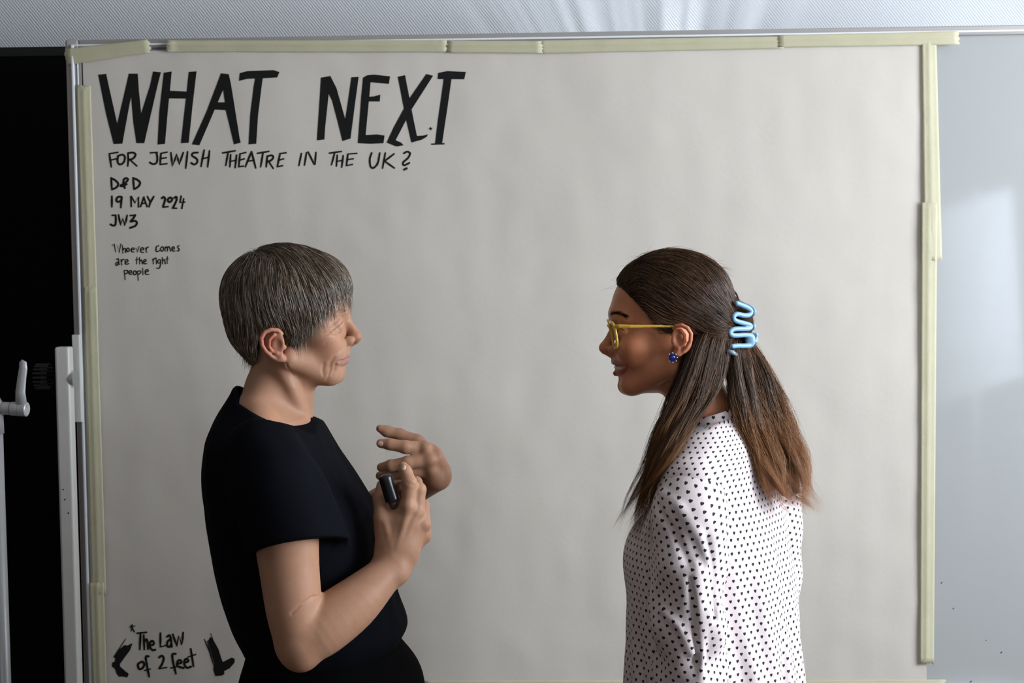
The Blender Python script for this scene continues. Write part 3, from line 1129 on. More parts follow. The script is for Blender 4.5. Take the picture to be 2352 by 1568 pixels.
def surf(fn, lo, hi, h, pad=1.6, snap=True, keep=None):
    """naive surface nets on a sparse block grid"""
    lo = np.asarray(lo, float)
    hi = np.asarray(hi, float)
    nb = np.maximum(1, np.ceil((hi - lo) / (8 * h)).astype(int))
    bi = np.stack(np.meshgrid(*[np.arange(n) for n in nb], indexing='ij'), -1).reshape(-1, 3)
    cen = (lo + (bi * 8 + 4) * h).astype(f4)
    d = np.concatenate([fn(c) for c in np.array_split(cen, max(1, len(cen) // 200000 + 1))])
    act = np.abs(d) < 8 * h * 0.87 * pad
    bi = bi[act]
    if keep is not None:
        bi = bi[keep(cen[act])]
    g = np.arange(9)
    off = np.stack(np.meshgrid(g, g, g, indexing='ij'), -1).reshape(-1, 3)
    VV = np.empty((len(bi), 729), f4)
    step = 60

    def job(s):
        idx = bi[s:s + step, None, :] * 8 + off[None]
        P = (lo + idx * h).astype(f4)
        VV[s:s + step] = fn(P.reshape(-1, 3)).reshape(-1, 729)

    list(POOL.map(job, range(0, len(bi), step)))
    VV = VV.reshape(-1, 9, 9, 9)
    S = VV < 0
    c8 = [(i, j, k) for i in (0, 1) for j in (0, 1) for k in (0, 1)]
    cnt = sum(S[:, i:8 + i, j:8 + j, k:8 + k].astype(np.int8) for i, j, k in c8)
    mask = (cnt > 0) & (cnt < 8)
    b, ci, cj, ck = np.nonzero(mask)
    nv = len(b)
    acc = np.zeros((nv, 3))
    num = np.zeros(nv)
    for (p, q) in [(p, q) for p in c8 for q in c8 if sum(abs(a - c) for a, c in zip(p, q)) == 1 and p < q]:
        v0 = VV[b, ci + p[0], cj + p[1], ck + p[2]].astype(float)
        v1 = VV[b, ci + q[0], cj + q[1], ck + q[2]].astype(float)
        m = (v0 < 0) != (v1 < 0)
        t = np.where(m, v0 / np.where(m, v0 - v1, 1), 0)
        pt = np.array(p)[None] + t[:, None] * (np.array(q) - np.array(p))[None]
        acc += np.where(m[:, None], pt, 0)
        num += m
    cell = bi[b] * 8 + np.stack([ci, cj, ck], -1)
    V = lo + (cell + acc / num[:, None]) * h
    N = nb * 8 + 4
    key = ((cell[:, 0] + 1) * N[1] + cell[:, 1] + 1) * N[2] + cell[:, 2] + 1
    order = np.argsort(key)
    skey = key[order]

    def look(c):
        k = ((c[:, 0] + 1) * N[1] + c[:, 1] + 1) * N[2] + c[:, 2] + 1
        p = np.searchsorted(skey, k)
        p = np.clip(p, 0, len(skey) - 1)
        ok = skey[p] == k
        return np.where(ok, order[p], -1)

    faces = []
    for ax in range(3):
        u, w = (ax + 1) % 3, (ax + 2) % 3
        s0 = S[:, :8, :8, :8]
        sl = [slice(0, 8)] * 3
        sl[ax] = slice(1, 9)
        s1 = S[:, sl[0], sl[1], sl[2]]
        bb, i, j, k = np.nonzero(s0 != s1)
        c = bi[bb] * 8 + np.stack([i, j, k], -1)
        fl = s0[bb, i, j, k]
        du, dw = np.zeros(3, int), np.zeros(3, int)
        du[u], dw[w] = 1, 1
        q = np.stack([look(c - du - dw), look(c - dw), look(c), look(c - du)], -1)
        q = np.where(fl[:, None], q, q[:, ::-1])
        faces.append(q[(q >= 0).all(1)])
    Fq = np.concatenate(faces)
    if snap:
        for it in range(2):
            P = V.astype(f4)
            rs = list(POOL.map(lambda c: grad(fn, c, h * .35), np.array_split(P, max(1, len(P) // 30000))))
            d0 = np.concatenate([r[0] for r in rs])
            gr = np.concatenate([r[1] for r in rs])
            g2 = (gr * gr).sum(-1) + 1e-6
            mv = -(d0 / g2)[:, None] * gr
            ln = np.linalg.norm(mv, axis=1, keepdims=True)
            V = V + mv * np.minimum(1, h * .8 / (ln + 1e-9))
    used = np.zeros(nv, bool)
    used[Fq.ravel()] = True
    rem = np.cumsum(used) - 1
    return V[used], rem[Fq]


def grad(fn, P, e):
    e = f4(e)
    d0 = fn(P)
    ex, ey, ez = A3((e, 0, 0)), A3((0, e, 0)), A3((0, 0, e))
    g = np.stack([fn(P + ex) - fn(P - ex), fn(P + ey) - fn(P - ey), fn(P + ez) - fn(P - ez)], -1) / (2 * e)
    return d0, g


def nz(P, s, seed=0, oct=2):
    """cheap smooth pseudo-noise in [-1,1] built of sines"""
    r = np.random.default_rng(seed)
    out = 0
    amp, tot = 1.0, 0
    for o_ in range(oct):
        for q in range(4):
            k = r.normal(size=3)
            k = k / np.linalg.norm(k) * s * (0.7 + .6 * r.random()) * (1.9 ** o_)
            out = out + amp * np.sin(P @ A3(k) + f4(r.random() * 6.28))
        tot += amp * 2.2
        amp *= .5
    return out / tot


def set_color(o, name, C):
    me = o.data
    at = me.color_attributes.new(name, 'FLOAT_COLOR', 'POINT')
    C = np.asarray(C, dtype=np.float32)
    if C.ndim == 1:
        C = np.stack([C, C, C, np.ones_like(C)], -1)
    at.data.foreach_set('color', np.ascontiguousarray(C).ravel())


def strand_mesh(name, paths, rad, material, parent, sides=3, taper=True):
    """paths (n, m, 3): thin tubes, one mesh"""
    paths = np.asarray(paths, dtype=np.float64)
    n, m, _ = paths.shape
    t = np.empty_like(paths)
    t[:, 1:-1] = paths[:, 2:] - paths[:, :-2]
    t[:, 0] = paths[:, 1] - paths[:, 0]
    t[:, -1] = paths[:, -1] - paths[:, -2]
    t /= np.linalg.norm(t, axis=-1, keepdims=True) + 1e-12
    ref = np.array([0.31, 0.85, 0.42])
    a = np.cross(t, ref)
    a /= np.linalg.norm(a, axis=-1, keepdims=True) + 1e-12
    b = np.cross(t, a)
    rad = np.broadcast_to(np.asarray(rad, float).reshape(-1, 1), (n, m)).copy()
    if taper:
        u = np.linspace(0, 1, m)
        rad *= (np.clip((1 - u) / .45, .12, 1) * np.clip(u / .12 + .35, 0, 1))[None]
    ang = np.arange(sides) * 2 * np.pi / sides
    V = paths[:, :, None, :] + rad[:, :, None, None] * (
        a[:, :, None, :] * np.cos(ang)[None, None, :, None] + b[:, :, None, :] * np.sin(ang)[None, None, :, None])
    V = V.reshape(-1, 3)
    base = (np.arange(n) * m * sides)[:, None, None] + (np.arange(m - 1) * sides)[None, :, None] + np.arange(sides)[None, None, :]
    nxt = (np.arange(n) * m * sides)[:, None, None] + (np.arange(m - 1) * sides)[None, :, None] + ((np.arange(sides) + 1) % sides)[None, None, :]
    Fq = np.stack([base, nxt, nxt + sides, base + sides], -1).reshape(-1, 4)
    o = np_obj(name, V, Fq, material, None, smooth=True)
    if parent:
        adopt(o, parent)
    return o


def hair_material(name, dark, mid, light, rough=0.38, bumpy=False, spec=0.5, tip=None):
    m = bpy.data.materials.new(name)
    m.use_nodes = True
    nt = m.node_tree
    b = nt.nodes['Principled BSDF']
    b.inputs['Roughness'].default_value = rough
    b.inputs['Specular IOR Level'].default_value = spec
    geo = nt.nodes.new('ShaderNodeNewGeometry')
    cr = nt.nodes.new('ShaderNodeValToRGB')
    cr.color_ramp.elements[0].color = (*dark, 1)
    cr.color_ramp.elements[0].position = 0.15
    cr.color_ramp.elements[1].color = (*light, 1)
    e = cr.color_ramp.elements.new(.6)
    e.color = (*mid, 1)
    if bumpy:
        tc = nt.nodes.new('ShaderNodeTexCoord')
        n = nt.nodes.new('ShaderNodeTexNoise')
        n.inputs['Scale'].default_value = 120
        nt.links.new(tc.outputs['Object'], n.inputs['Vector'])
        nt.links.new(n.outputs['Fac'], cr.inputs[0])
    else:
        nt.links.new(geo.outputs['Random Per Island'], cr.inputs[0])
    out = cr.outputs[0]
    if tip:
        at = nt.nodes.new('ShaderNodeAttribute')
        at.attribute_name = 'tip'
        mx = nt.nodes.new('ShaderNodeMix')
        mx.data_type = 'RGBA'
        nt.links.new(at.outputs['Fac'], mx.inputs[0])
        nt.links.new(out, mx.inputs[6])
        mx.inputs[7].default_value = (*tip, 1)
        out = mx.outputs[2]
    nt.links.new(out, b.inputs['Base Color'])
    return m


def skin_material(name, base, lip, red, rough=0.5):
    m = mat(name, base, rough=rough, spec=0.35, noise_amt=0.10, noise_scale=55, bump=0.08, bump_scale=420, sss=0.30,
            sss_col=(1.0, 0.32, 0.16))
    nt = m.node_tree
    b = nt.nodes['Principled BSDF']
    b.inputs['Subsurface Scale'].default_value = 0.0045
    src = b.inputs['Base Color'].links[0].from_socket
    at = nt.nodes.new('ShaderNodeAttribute')
    at.attribute_name = 'pigment'
    sp = nt.nodes.new('ShaderNodeSeparateColor')
    nt.links.new(at.outputs['Color'], sp.inputs[0])
    m1 = nt.nodes.new('ShaderNodeMix')
    m1.data_type = 'RGBA'
    nt.links.new(sp.outputs[0], m1.inputs[0])
    nt.links.new(src, m1.inputs[6])
    m1.inputs[7].default_value = (*lip, 1)
    m2 = nt.nodes.new('ShaderNodeMix')
    m2.data_type = 'RGBA'
    nt.links.new(sp.outputs[1], m2.inputs[0])
    nt.links.new(m1.outputs[2], m2.inputs[6])
    m2.inputs[7].default_value = (*red, 1)
    nt.links.new(m2.outputs[2], b.inputs['Base Color'])
    return m


def merge(parts):
    Vs, Fs, n = [], [], 0
    for V, Fq in parts:
        Vs.append(V)
        Fs.append(Fq + n)
        n += len(V)
    return np.concatenate(Vs), np.concatenate(Fs)

# ================================================================== woman in black (faces right)
YL = 2.33
PXM = F / YL


def make_Q(Y0):
    return lambda px, py, d=0.0: W(px, py, Y0 - d)


pr = lambda v: v / 1402.0
Q = make_Q(YL)


def fold(P, Y0):
    q = P.copy()
    q[..., 1] = f4(Y0) - np.abs(q[..., 1] - f4(Y0))
    return q


LIPS_L = {}


def lip_left(q):
    up = s_chain(q, LIPS_L['up'], [pr(4.5), pr(4.5), pr(3.6), pr(1.0)])
    lo = s_chain(q, LIPS_L['lo'], [pr(5.8), pr(5.8), pr(4.5), pr(1.0)])
    return up, lo


def ear_field(q, pts_helix, pts_anti, plate, lobe, tragus, antit, concha, fossa, flat=0.35):
    d = s_chain(q, pts_helix, [pr(3.5)] + [pr(4.6)] * (len(pts_helix) - 3) + [pr(5), pr(6)])
    d = smin(d, s_ell(q, plate[0], plate[1], plate[2]), pr(3))
    d = smin(d, s_chain(q, pts_anti, [pr(3.6)] * len(pts_anti)), pr(3.5))
    d = smin(d, s_sphere(q, lobe[0], lobe[1]), pr(5))
    d = smin(d, s_sphere(q, antit[0], antit[1]), pr(4))
    d = smax(d, -s_ell(q, concha[0], concha[1]), pr(3))
    d = smax(d, -s_chain(q, fossa, [pr(2.6)] * len(fossa)), pr(2.5))
    d = smin(d, s_sphere(q, tragus[0], tragus[1]), pr(4))
    return d


def roty(a):
    c, s = math.cos(a), math.sin(a)
    return np.array([[c, 0, s], [0, 1, 0], [-s, 0, c]])


def rotz(a):
    c, s = math.cos(a), math.sin(a)
    return np.array([[c, -s, 0], [s, c, 0], [0, 0, 1]])


def face_left(q):
    d = s_ell(q, Q(652, 682), (pr(127), pr(104), pr(108)))
    d = smin(d, s_ell(q, Q(716, 712), (pr(82), pr(90), pr(90))), pr(30))
    d = smin(d, s_ell(q, Q(712, 785), (pr(74), pr(80), pr(92))), pr(30))
    d = smin(d, s_ell(q, Q(764, 806), (pr(38), pr(42), pr(44))), pr(26))
    # jaw and chin
    d = smin(d, s_cap(q, Q(769, 858), Q(764, 860, .010), pr(24), pr(22)), pr(22))
    d = smin(d, s_cap(q, Q(752, 860, .022), Q(664, 824, .058), pr(20), pr(24)), pr(26))
    d = smin(d, s_ell(q, Q(706, 858), (pr(58), pr(50), pr(27))), pr(20))
    # cheek bones and cheeks
    d = smin(d, s_ell(q, Q(742, 774, .046), (pr(30), pr(24), pr(24))), pr(26))
    d = smin(d, s_ell(q, Q(757, 805, .030), (pr(28), pr(24), pr(34))), pr(24))
    # brow ridge
    d = smin(d, s_chain(q, [Q(784, 712), Q(781, 712, .018), Q(764, 714, .040)], [pr(13), pr(13), pr(9)]), pr(24))
    # eye socket
    d = smax(d, -s_ell(q, Q(803, 743, .029), (pr(19), pr(24), pr(17))), pr(16))
    # eye lids
    ec = Q(771, 747, .031)
    lid = s_ell(q, ec, (pr(18), pr(21), pr(18)))
    d = smin(d, lid, pr(7))
    # nose
    d = smin(d, s_chain(q, [Q(785, 716), Q(797, 737), Q(809, 755), Q(817, 769)], [pr(11), pr(9.5), pr(10), pr(12)]), pr(13))
    d = smin(d, s_ell(q, Q(816, 774), (pr(15), pr(14), pr(13))), pr(6))
    d = smin(d, s_ell(q, Q(800, 783, .0115), (pr(14), pr(8.5), pr(11)), roty(math.radians(-12))), pr(5.5))
    d = smin(d, s_cap(q, Q(818, 785), Q(803, 792), pr(5), pr(6)), pr(5))
    d = smax(d, -s_ell(q, Q(811, 791, .0075), (pr(7.5), pr(4), pr(5))), pr(2.5))
    # mouth
    d = smin(d, s_cap(q, Q(797, 800), Q(797, 812), pr(6), pr(5)), pr(8))
    # neck
    d = smin(d, s_chain(q, [Q(660, 815), Q(647, 868), Q(633, 930), Q(622, 1010)], [pr(70), pr(72), pr(80), pr(90)]), pr(20))
    d = smin(d, s_chain(q, [Q(640, 838, .050), Q(668, 890, .046), Q(697, 955, .022)], [pr(15), pr(14), pr(11)]), pr(16))
    d = smin(d, s_cap(q, Q(705, 888), Q(704, 965), pr(14), pr(12)), pr(16))
    d = smin(d, s_chain(q, [Q(612, 890, .02), Q(590, 948, .055), Q(605, 1015, .115)], [pr(40), pr(42), pr(40)]), pr(30))
    d = smin(d, s_chain(q, [Q(572, 960, .045), Q(635, 985, .052), Q(690, 1005, .035)], [pr(42), pr(44), pr(40)]), pr(26))

    return d


_h = lambda *p: hits(lambda P: face_left(fold(P, YL)), p, YL - .12)
GROOVES_L = []      # (points on the skin, radius px, blend px, sign)


def grooves_left():
    G = GROOVES_L
    LIPS_L['up'] = [Q(798, 816)] + _h((795, 818, .004), (786, 824, .003), (774, 831, .001))
    LIPS_L['lo'] = [Q(796, 828)] + _h((793, 830, .005), (785, 834, .004), (774, 833, .001))
    G.append((_h((763, 757), (768, 756), (775, 752), (781, 746), (786, 738)), 1.5, 2.0, -1))      # closed lids
    G.append((_h((757, 750), (765, 742), (775, 735), (785, 730)), .5, 3.0, -1))                  # lid fold
    G.append((_h((761, 764), (770, 765), (779, 760), (785, 752)), .6, 5, 1))                     # lower lid pad
    G.append((_h((762, 770), (772, 771), (781, 766)), .2, 4, -1))
    G.append((_h((760, 760), (750, 762), (738, 764)), .5, 2.6, -1))
    G.append((_h((760, 763), (750, 768), (741, 774)), .5, 2.6, -1))
    G.append((_h((757, 757), (748, 757), (738, 756)), .4, 2.6, -1))
    G.append((_h((764, 776), (753, 783), (745, 790)), .3, 3, -1))
    G.append((_h((806, 768), (797, 771), (790, 777), (787, 786), (789, 795)), 1.1, 4.5, -1))        # wing of the nose
    G.append((_h((789, 798), (780, 806), (770, 816), (761, 830), (758, 842)), -2.0, 14, -1))        # cheek fold
    G.append((_h((771, 838), (769, 850), (763, 862)), -1.75, 9.5, -1))
    G.append((_h((743, 836), (741, 850), (743, 862)), -2.1, 11.5, -1))
    G.append((_h((758, 850), (754, 866), (750, 872)), -1.2, 8, -1))
    G.append((_h((803, 820), (797, 821), (789, 824), (780, 828), (774, 831)), 1.5, 2.6, -1))      # mouth line
    G.append((_h((776, 829), (770, 834), (768, 840)), .8, 4, -1))
    G.append((_h((657, 834), (663, 846), (672, 860)), 1.2, 4, -1))                                # crease below the ear
    G.append((_h((798, 801), (797, 813)), .9, 4, -1))


def head_left(P):
    q = fold(P, YL)
    d = face_left(q)
    up, lo = lip_left(q)
    d = smin(d, up, pr(5))
    d = smin(d, lo, pr(6))
    for pts, r, k, sg in GROOVES_L:
        r1 = r * .5 if r > 0 else r * 1.6
        c = s_chain(q, pts, [pr(r1)] + [pr(r)] * (len(pts) - 2) + [pr(r1)])
        d = smax(d, -c, pr(k)) if sg < 0 else smin(d, c, pr(k))
    # ear
    hel = [Q(648, 766, .077), Q(638, 758, .083), Q(622, 757, .088), Q(608, 763, .091), Q(600, 777, .093), Q(602, 793, .091),
           Q(611, 807, .088), Q(623, 818, .085), Q(638, 826, .080), Q(649, 825, .077)]
    ant = [Q(630, 768, .085), Q(619, 780, .088), Q(618, 795, .087), Q(624, 806, .085), Q(633, 811, .083)]
    e = ear_field(q, hel, ant, (Q(627, 792, .077), (pr(27), pr(8), pr(35)), rotz(-.25) @ roty(math.radians(12))),
                  (Q(644, 819, .078), pr(9.5)), (Q(652, 797, .077), pr(6)), (Q(636, 811, .082), pr(5.5)),
                  (Q(637, 792, .089), (pr(12), pr(11), pr(15))), [Q(624, 764, .096), Q(611, 773, .098), Q(609, 790, .096), Q(616, 806, .093)])
    d = smin(d, e, pr(5))
    return d


# ---- torso table from the photo: row, back edge, front edge, half width
TL_ROWS = [(880, 541, 706, .066), (905, 531, 720, .078), (925, 516, 727, .092), (960, 497, 735, .130), (1000, 483, 750, .172), (1060, 476, 785, .186),
           (1120, 477, 828, .188), (1180, 482, 866, .182), (1240, 491, 884, .172), (1310, 505, 893, .163), (1370, 520, 910, .158),
           (1430, 540, 934, .158), (1450, 549, 937, .158), (1468, 560, 918, .153), (1492, 574, 908, .148)]


def rows_to_loft(rows, Y0):
    zs, cx, cy, ax, ay = [], [], [], [], []
    for y, b, f, w in sorted(rows, key=lambda r: -r[0]):
        p0, p1 = W(b, y, Y0), W(f, y, Y0)
        zs.append((p0[2] + p1[2]) / 2)
        cx.append((p0[0] + p1[0]) / 2)
        ax.append(abs(p1[0] - p0[0]) / 2)
        ay.append(w)
        cy.append(Y0)
    return [np.array(v) for v in (zs, cx, cy, ax, ay)]


LTL = rows_to_loft(TL_ROWS, YL)


def smooth_rows(L, n=60):
    zs = np.linspace(L[0][0], L[0][-1], n)
    out = [zs]
    for v in L[1:]:
        w = np.interp(zs, L[0], v)
        w2 = np.convolve(np.pad(w, 2, mode='edge'), [.1, .25, .3, .25, .1], 'valid')
        w2[0], w2[-1] = w[0], w[-1]
        out.append(w2)
    return out


LTL = smooth_rows(LTL)
LTL_BODY = smooth_rows(rows_to_loft([(985, 560, 690, .08)] + [r for r in TL_ROWS if r[0] >= 1060], YL), 40)

ARM_N = [Q(620, 1068, .145), Q(650, 1170, .180), Q(664, 1300, .190), Q(676, 1400, .195), Q(690, 1474, .195)]
ARM_NR = [.045, .0515, .0455, .0425, .0385]
FORE_N = [Q(692, 1474, .195), Q(740, 1440, .185), Q(810, 1388, .165), Q(865, 1337, .145), Q(902, 1300, .130)]
FORE_NR = [.0385, .0435, .0400, .0315, .0250]


def hand_near(q):
    """right hand, back to the camera, holding the black clicker"""
    k = .008
    wr = Q(903, 1296, .128)
    d = s_capf(q, Q(897, 1306, .131), Q(912, 1262, .127), .0255, .030, (0, 1, 0), .62)
    d = smin(d, s_capf(q, Q(912, 1268, .126), Q(925, 1210, .122), .033, .032, (0, 1, 0), .5), .015)
    for mcp, r in ((Q(936, 1166, .126), .0125), (Q(957, 1174, .121), .0122), (Q(971, 1202, .113), .0118), (Q(972, 1230, .104), .0112)):
        d = smin(d, s_cap(q, wr, mcp, .012, r), k)
    d = smin(d, s_cap(q, Q(940, 1250, .110), Q(968, 1222, .106), .016, .012), .012)
    # thumb side
    d = smin(d, s_chain(q, [Q(890, 1270, .120), Q(879, 1190, .120), Q(874, 1146, .104), Q(878, 1114, .094)], [.0150, .0135, .0115, .0090], .006), .010)
    d = smin(d, s_chain(q, [Q(884, 1215, .116), Q(905, 1200, .116), Q(930, 1178, .120)], [.013, .012, .011]), .012)
    # index
    d = smin(d, s_chain(q, [Q(936, 1166, .126), Q(941, 1109, .128), Q(931, 1082, .118), Q(926, 1071, .112)], [.0122, .0112, .0098, .0076], .004), .006)
    # middle, ring, little curled behind
    d = smin(d, s_chain(q, [Q(957, 1174, .121), Q(963, 1124, .118), Q(956, 1108, .096), Q(948, 1116, .082)], [.0118, .0105, .0092, .0078], .004), .005)
    d = smin(d, s_chain(q, [Q(971, 1202, .113), Q(972, 1162, .096), Q(955, 1152, .078), Q(942, 1164, .070)], [.0115, .0102, .009, .0076], .004), .005)
    d = smin(d, s_chain(q, [Q(972, 1230, .104), Q(973, 1200, .086), Q(958, 1188, .068), Q(945, 1196, .062)], [.0108, .0092, .0082, .007], .004), .005)
    # knuckles, tendons, wrist bone
    d = smin(d, s_sphere(q, Q(938, 1162, .133), .0085), .008)
    d = smin(d, s_sphere(q, Q(974, 1203, .119), .0085), .007)
    d = smin(d, s_sphere(q, Q(974, 1231, .109), .0082), .007)
    d = smin(d, s_sphere(q, Q(918, 1320, .140), .0125), .014)
    for a, b in ((Q(912, 1262, .1425), Q(937, 1172, .1355)), (Q(920, 1262, .141), Q(957, 1180, .130)), (Q(903, 1268, .1415), Q(884, 1196, .131))):
        d = smin(d, s_cap(q, a, b, .0028, .0030), .006)
    # nail
    return d


def hand_far(q):
    """left hand, wrist bent, fingers pointing back towards her"""
    k = .009
    wr = Q(1004, 1090, -.020)
    d = s_capf(q, Q(1010, 1082, -.018), Q(988, 1060, -.012), .022, .030, (.75, 1, 0), .52)
    mc = [(Q(972, 1030, -.008), .0118), (Q(983, 1056, .002), .0118), (Q(986, 1080, -.006), .0112), (Q(982, 1100, -.020), .0105)]
    for p, r in mc:
        d = smin(d, s_cap(q, wr, p, .013, r), k)
    d = smin(d, s_cap(q, Q(1003, 1066, -.028), Q(1000, 1092, -.02), .017, .018), .012)
    # thumb (top, behind)
    d = smin(d, s_chain(q, [Q(996, 1050, -.040), Q(958, 1014, -.050), Q(918, 998, -.052), Q(888, 990, -.050), Q(873, 984, -.047)],
                        [.0135, .0118, .0100, .0090, .0066], .005), .010)
    # fingers
    d = smin(d, s_chain(q, [Q(972, 1030, -.008), Q(930, 1026, .006), Q(896, 1020, .006), Q(875, 1018, .004)], [.0120, .0106, .0093, .0076], .004), .006)
    d = smin(d, s_chain(q, [Q(983, 1056, .002), Q(935, 1063, .012), Q(898, 1069, .008), Q(876, 1073, .002)], [.0118, .0106, .0094, .0076], .004), .006)
    d = smin(d, s_chain(q, [Q(986, 1080, -.006), Q(940, 1085, .000), Q(898, 1090, -.010), Q(873, 1092, -.018)], [.0112, .0102, .0090, .0074], .004), .006)
    d = smin(d, s_chain(q, [Q(982, 1100, -.020), Q(950, 1108, -.018), Q(922, 1115, -.026), Q(905, 1118, -.032)], [.0105, .0090, .0080, .0068], .004), .006)
    d = smin(d, s_sphere(q, Q(978, 1028, .002), .0085), .008)
    d = smin(d, s_sphere(q, Q(989, 1055, .008), .0085), .008)
    d = smin(d, s_sphere(q, Q(992, 1080, .003), .0080), .008)
    return d


FORE_F = [Q(1004, 1094, -.022), Q(950, 1122, -.070), Q(880, 1160, -.130), Q(800, 1215, -.190), Q(728, 1262, -.235)]
FORE_FR = [.0235, .027, .0335, .038, .038]
ARM_F = [Q(620, 1068, -.145), Q(670, 1150, -.195), Q(728, 1262, -.235)]


CREASE_N = []


def arm_near_left(q):
    d = s_tube(q, ARM_N, ARM_NR)
    f = s_tube(q, FORE_N, FORE_NR)
    d = smin(d, f, .008)
    d = smin(d, s_sphere(q, Q(690, 1508, .198), .0185), .02)
    d = smin(d, hand_near(q), .012)
    for pts, k in zip(CREASE_N, (.0045, .0025, .0025)):
        d = smax(d, -s_chain(q, pts, [.0002] * len(pts)), k)
    return d


def arm_far_left(q):
    g = s_tube(q, FORE_F, FORE_FR)
    g = smin(g, hand_far(q), .010)
    g = smin(g, s_tube(q, ARM_F, [.044, .046, .040]), .015)
    return g


def torso_left(q):
    zs, cx, cy, ax, ay = LTL_BODY
    return s_loft(q, zs, cx, cy, ax * .90, ay * .90, 0, 2.2)


def legs(q, hx, hy, zh, sep, fx, kx=0.0, r0=.092):
    d = None
    for s in (-1, 1):
        c = s_chain(q, [(hx, hy + s * sep, zh), (hx + kx, hy + s * sep * .95, .50), (hx - kx * .5, hy + s * sep * .9, .09)], [r0, .062, .042], .03)
        c = smin(c, s_capf(q, (hx - .03 * fx, hy + s * sep * .9, .05), (hx + .13 * fx, hy + s * sep, .035), .036, .034, (0, 0, 1), .8), .02)
        d = c if d is None else smin(d, c, .03)
    return d


HIPX = W(752, 1540, YL)[0]


def body_left(P):
    d = head_left(P)
    t = torso_left(P)
    d = smin(d, t, .03)
    d = smin(d, smin(s_chain(P, ARM_N[:2], ARM_NR[:2]), s_chain(P, ARM_F[:2], [.044, .046]), 0), .03)
    return d


def body_left_low(P):
    d = smin(torso_left(P), s_ell(P, (HIPX, YL, .90), (.10, .13, .11)), .05)
    return smin(d, legs(P, HIPX, YL, .84, .085, 1, .02), .05)


def pigment(V, lipfn, reds, Y0):
    q = fold(V.astype(f4), Y0)
    up, lo = lipfn(q)
    l = np.minimum(up, lo)
    lip = np.clip(1 - (l - .0006) / .0014, 0, 1)
    red = np.zeros(len(V))
    for c, r, a in reds:
        dd = np.sqrt(((q - A3(c)) ** 2).sum(-1)) / r
        red = np.maximum(red, a * np.clip(1.3 - dd, 0, 1))
    return np.stack([lip, red, np.zeros(len(V)), np.ones(len(V))], -1)


import time as _time
_t0 = _time.time()
M_skinL = skin_material('fair_weathered_skin', (0.44, 0.235, 0.147), (0.36, 0.165, 0.15), (0.45, 0.155, 0.095))
womanL = empty('person', (HIPX, YL, 0))
tag(womanL, 'person with cropped grey hair in black T-shirt and trousers, gesturing with a black clicker', 'person')

zneck = Q(640, 1000)[2]
grooves_left()
_c1 = hits(arm_near_left, [(738, 1364), (716, 1371), (692, 1387), (670, 1408)], YL - .27)
_c2 = hits(arm_near_left, [(933, 1106), (942, 1109), (951, 1111)], YL - .2)
_c3 = hits(arm_near_left, [(935, 1112), (943, 1114), (950, 1114)], YL - .2)
CREASE_N += [_c1, _c2, _c3]
headV = surf(body_left, (Q(480, 1010, -.14)[0], YL - .14, zneck), (Q(860, 540, -.14)[0], YL + .14, Q(640, 540, .14)[2]), .00165)
print('headL', _time.time() - _t0)
arm1V = surf(arm_near_left, (Q(560, 1560, .27)[0], YL - .27, Q(690, 1570, .24)[2]), (Q(1010, 960, 0)[0], YL - .03, Q(900, 960, 0)[2]), .0021)
arm2V = surf(arm_far_left, (Q(560, 1360, .0)[0], YL - .05, Q(690, 1360, 0)[2]), (Q(1060, 960, -.05)[0], YL + .30, Q(900, 950, 0)[2]), .0025)
print('armL', _time.time() - _t0)
lowV = surf(body_left_low, (HIPX - .25, YL - .25, 0.0), (HIPX + .3, YL + .25, Q(640, 960)[2]), .009)
V, Fq = merge([headV, arm1V, arm2V, lowV])
bodyL = np_obj('body', V, Fq, M_skinL)
adopt(bodyL, womanL)
set_color(bodyL, 'pigment', pigment(V, lip_left, [(Q(822, 776), .012, .55), (Q(748, 795, .05), .022, .35), (Q(606, 785, .09), .03, .95), (Q(640, 800, .08), .02, .6)], YL))
print('bodyL', len(V), _time.time() - _t0)

# finger nails that face the camera
M_nail = mat('pale_nail', (0.66, 0.42, 0.34), rough=0.22)


def nail(fn, px, py, ax, sx, sy):
    p = hits(fn, [(px, py)], YL - .2)[0]
    _, g = grad(fn, np.array([p]).astype(f4), .001)
    n_ = Vector(g[0]).normalized()
    u_ = (Vector(ax) - n_ * Vector(ax).dot(n_)).normalized()
    w_ = n_.cross(u_)
    bm = bmesh.new()
    bmesh.ops.create_uvsphere(bm, u_segments=16, v_segments=10, radius=1)
    R = Matrix((u_, w_, n_)).transposed().to_4x4()
    for v in bm.verts:
        c = Vector((v.co.x * sx, v.co.y * sy, v.co.z * .0009 - .28 * (v.co.y * sy) ** 2 / sy))
        v.co = Vector(p) + R.to_3x3() @ c
    return bm_obj('fingernail', bm, M_nail, womanL, smooth=True)


nail(arm_near_left, 927, 1073, (-.1, 0, 1), .0055, .0040)
nail(arm_far_left, 873, 1019, (-1, 0, 0), .0052, .0042)

# ---- black T-shirt
M_tee = mat('black_jersey', (0.0040, 0.0044, 0.0068), rough=0.85, spec=0.05, noise_amt=0.1, noise_scale=300, bump=0.2, bump_scale=900)
M_trousers = mat('black_trousers', (0.0026, 0.0026, 0.003), rough=0.9, spec=0.03, noise_amt=0.1, noise_scale=200, bump=0.15, bump_scale=700)
SLEEVE_N = [Q(602, 1050, .142), Q(632, 1110, .172), Q(668, 1215, .184), Q(690, 1290, .190)]
_hA, _hB, _hC = Q(598, 1279, .165), Q(712, 1231, .262), Q(779, 1247, .150)
_hn = np.cross(_hB - _hA, _hC - _hA)
if _hn[2] > 0:
    _hn = -_hn


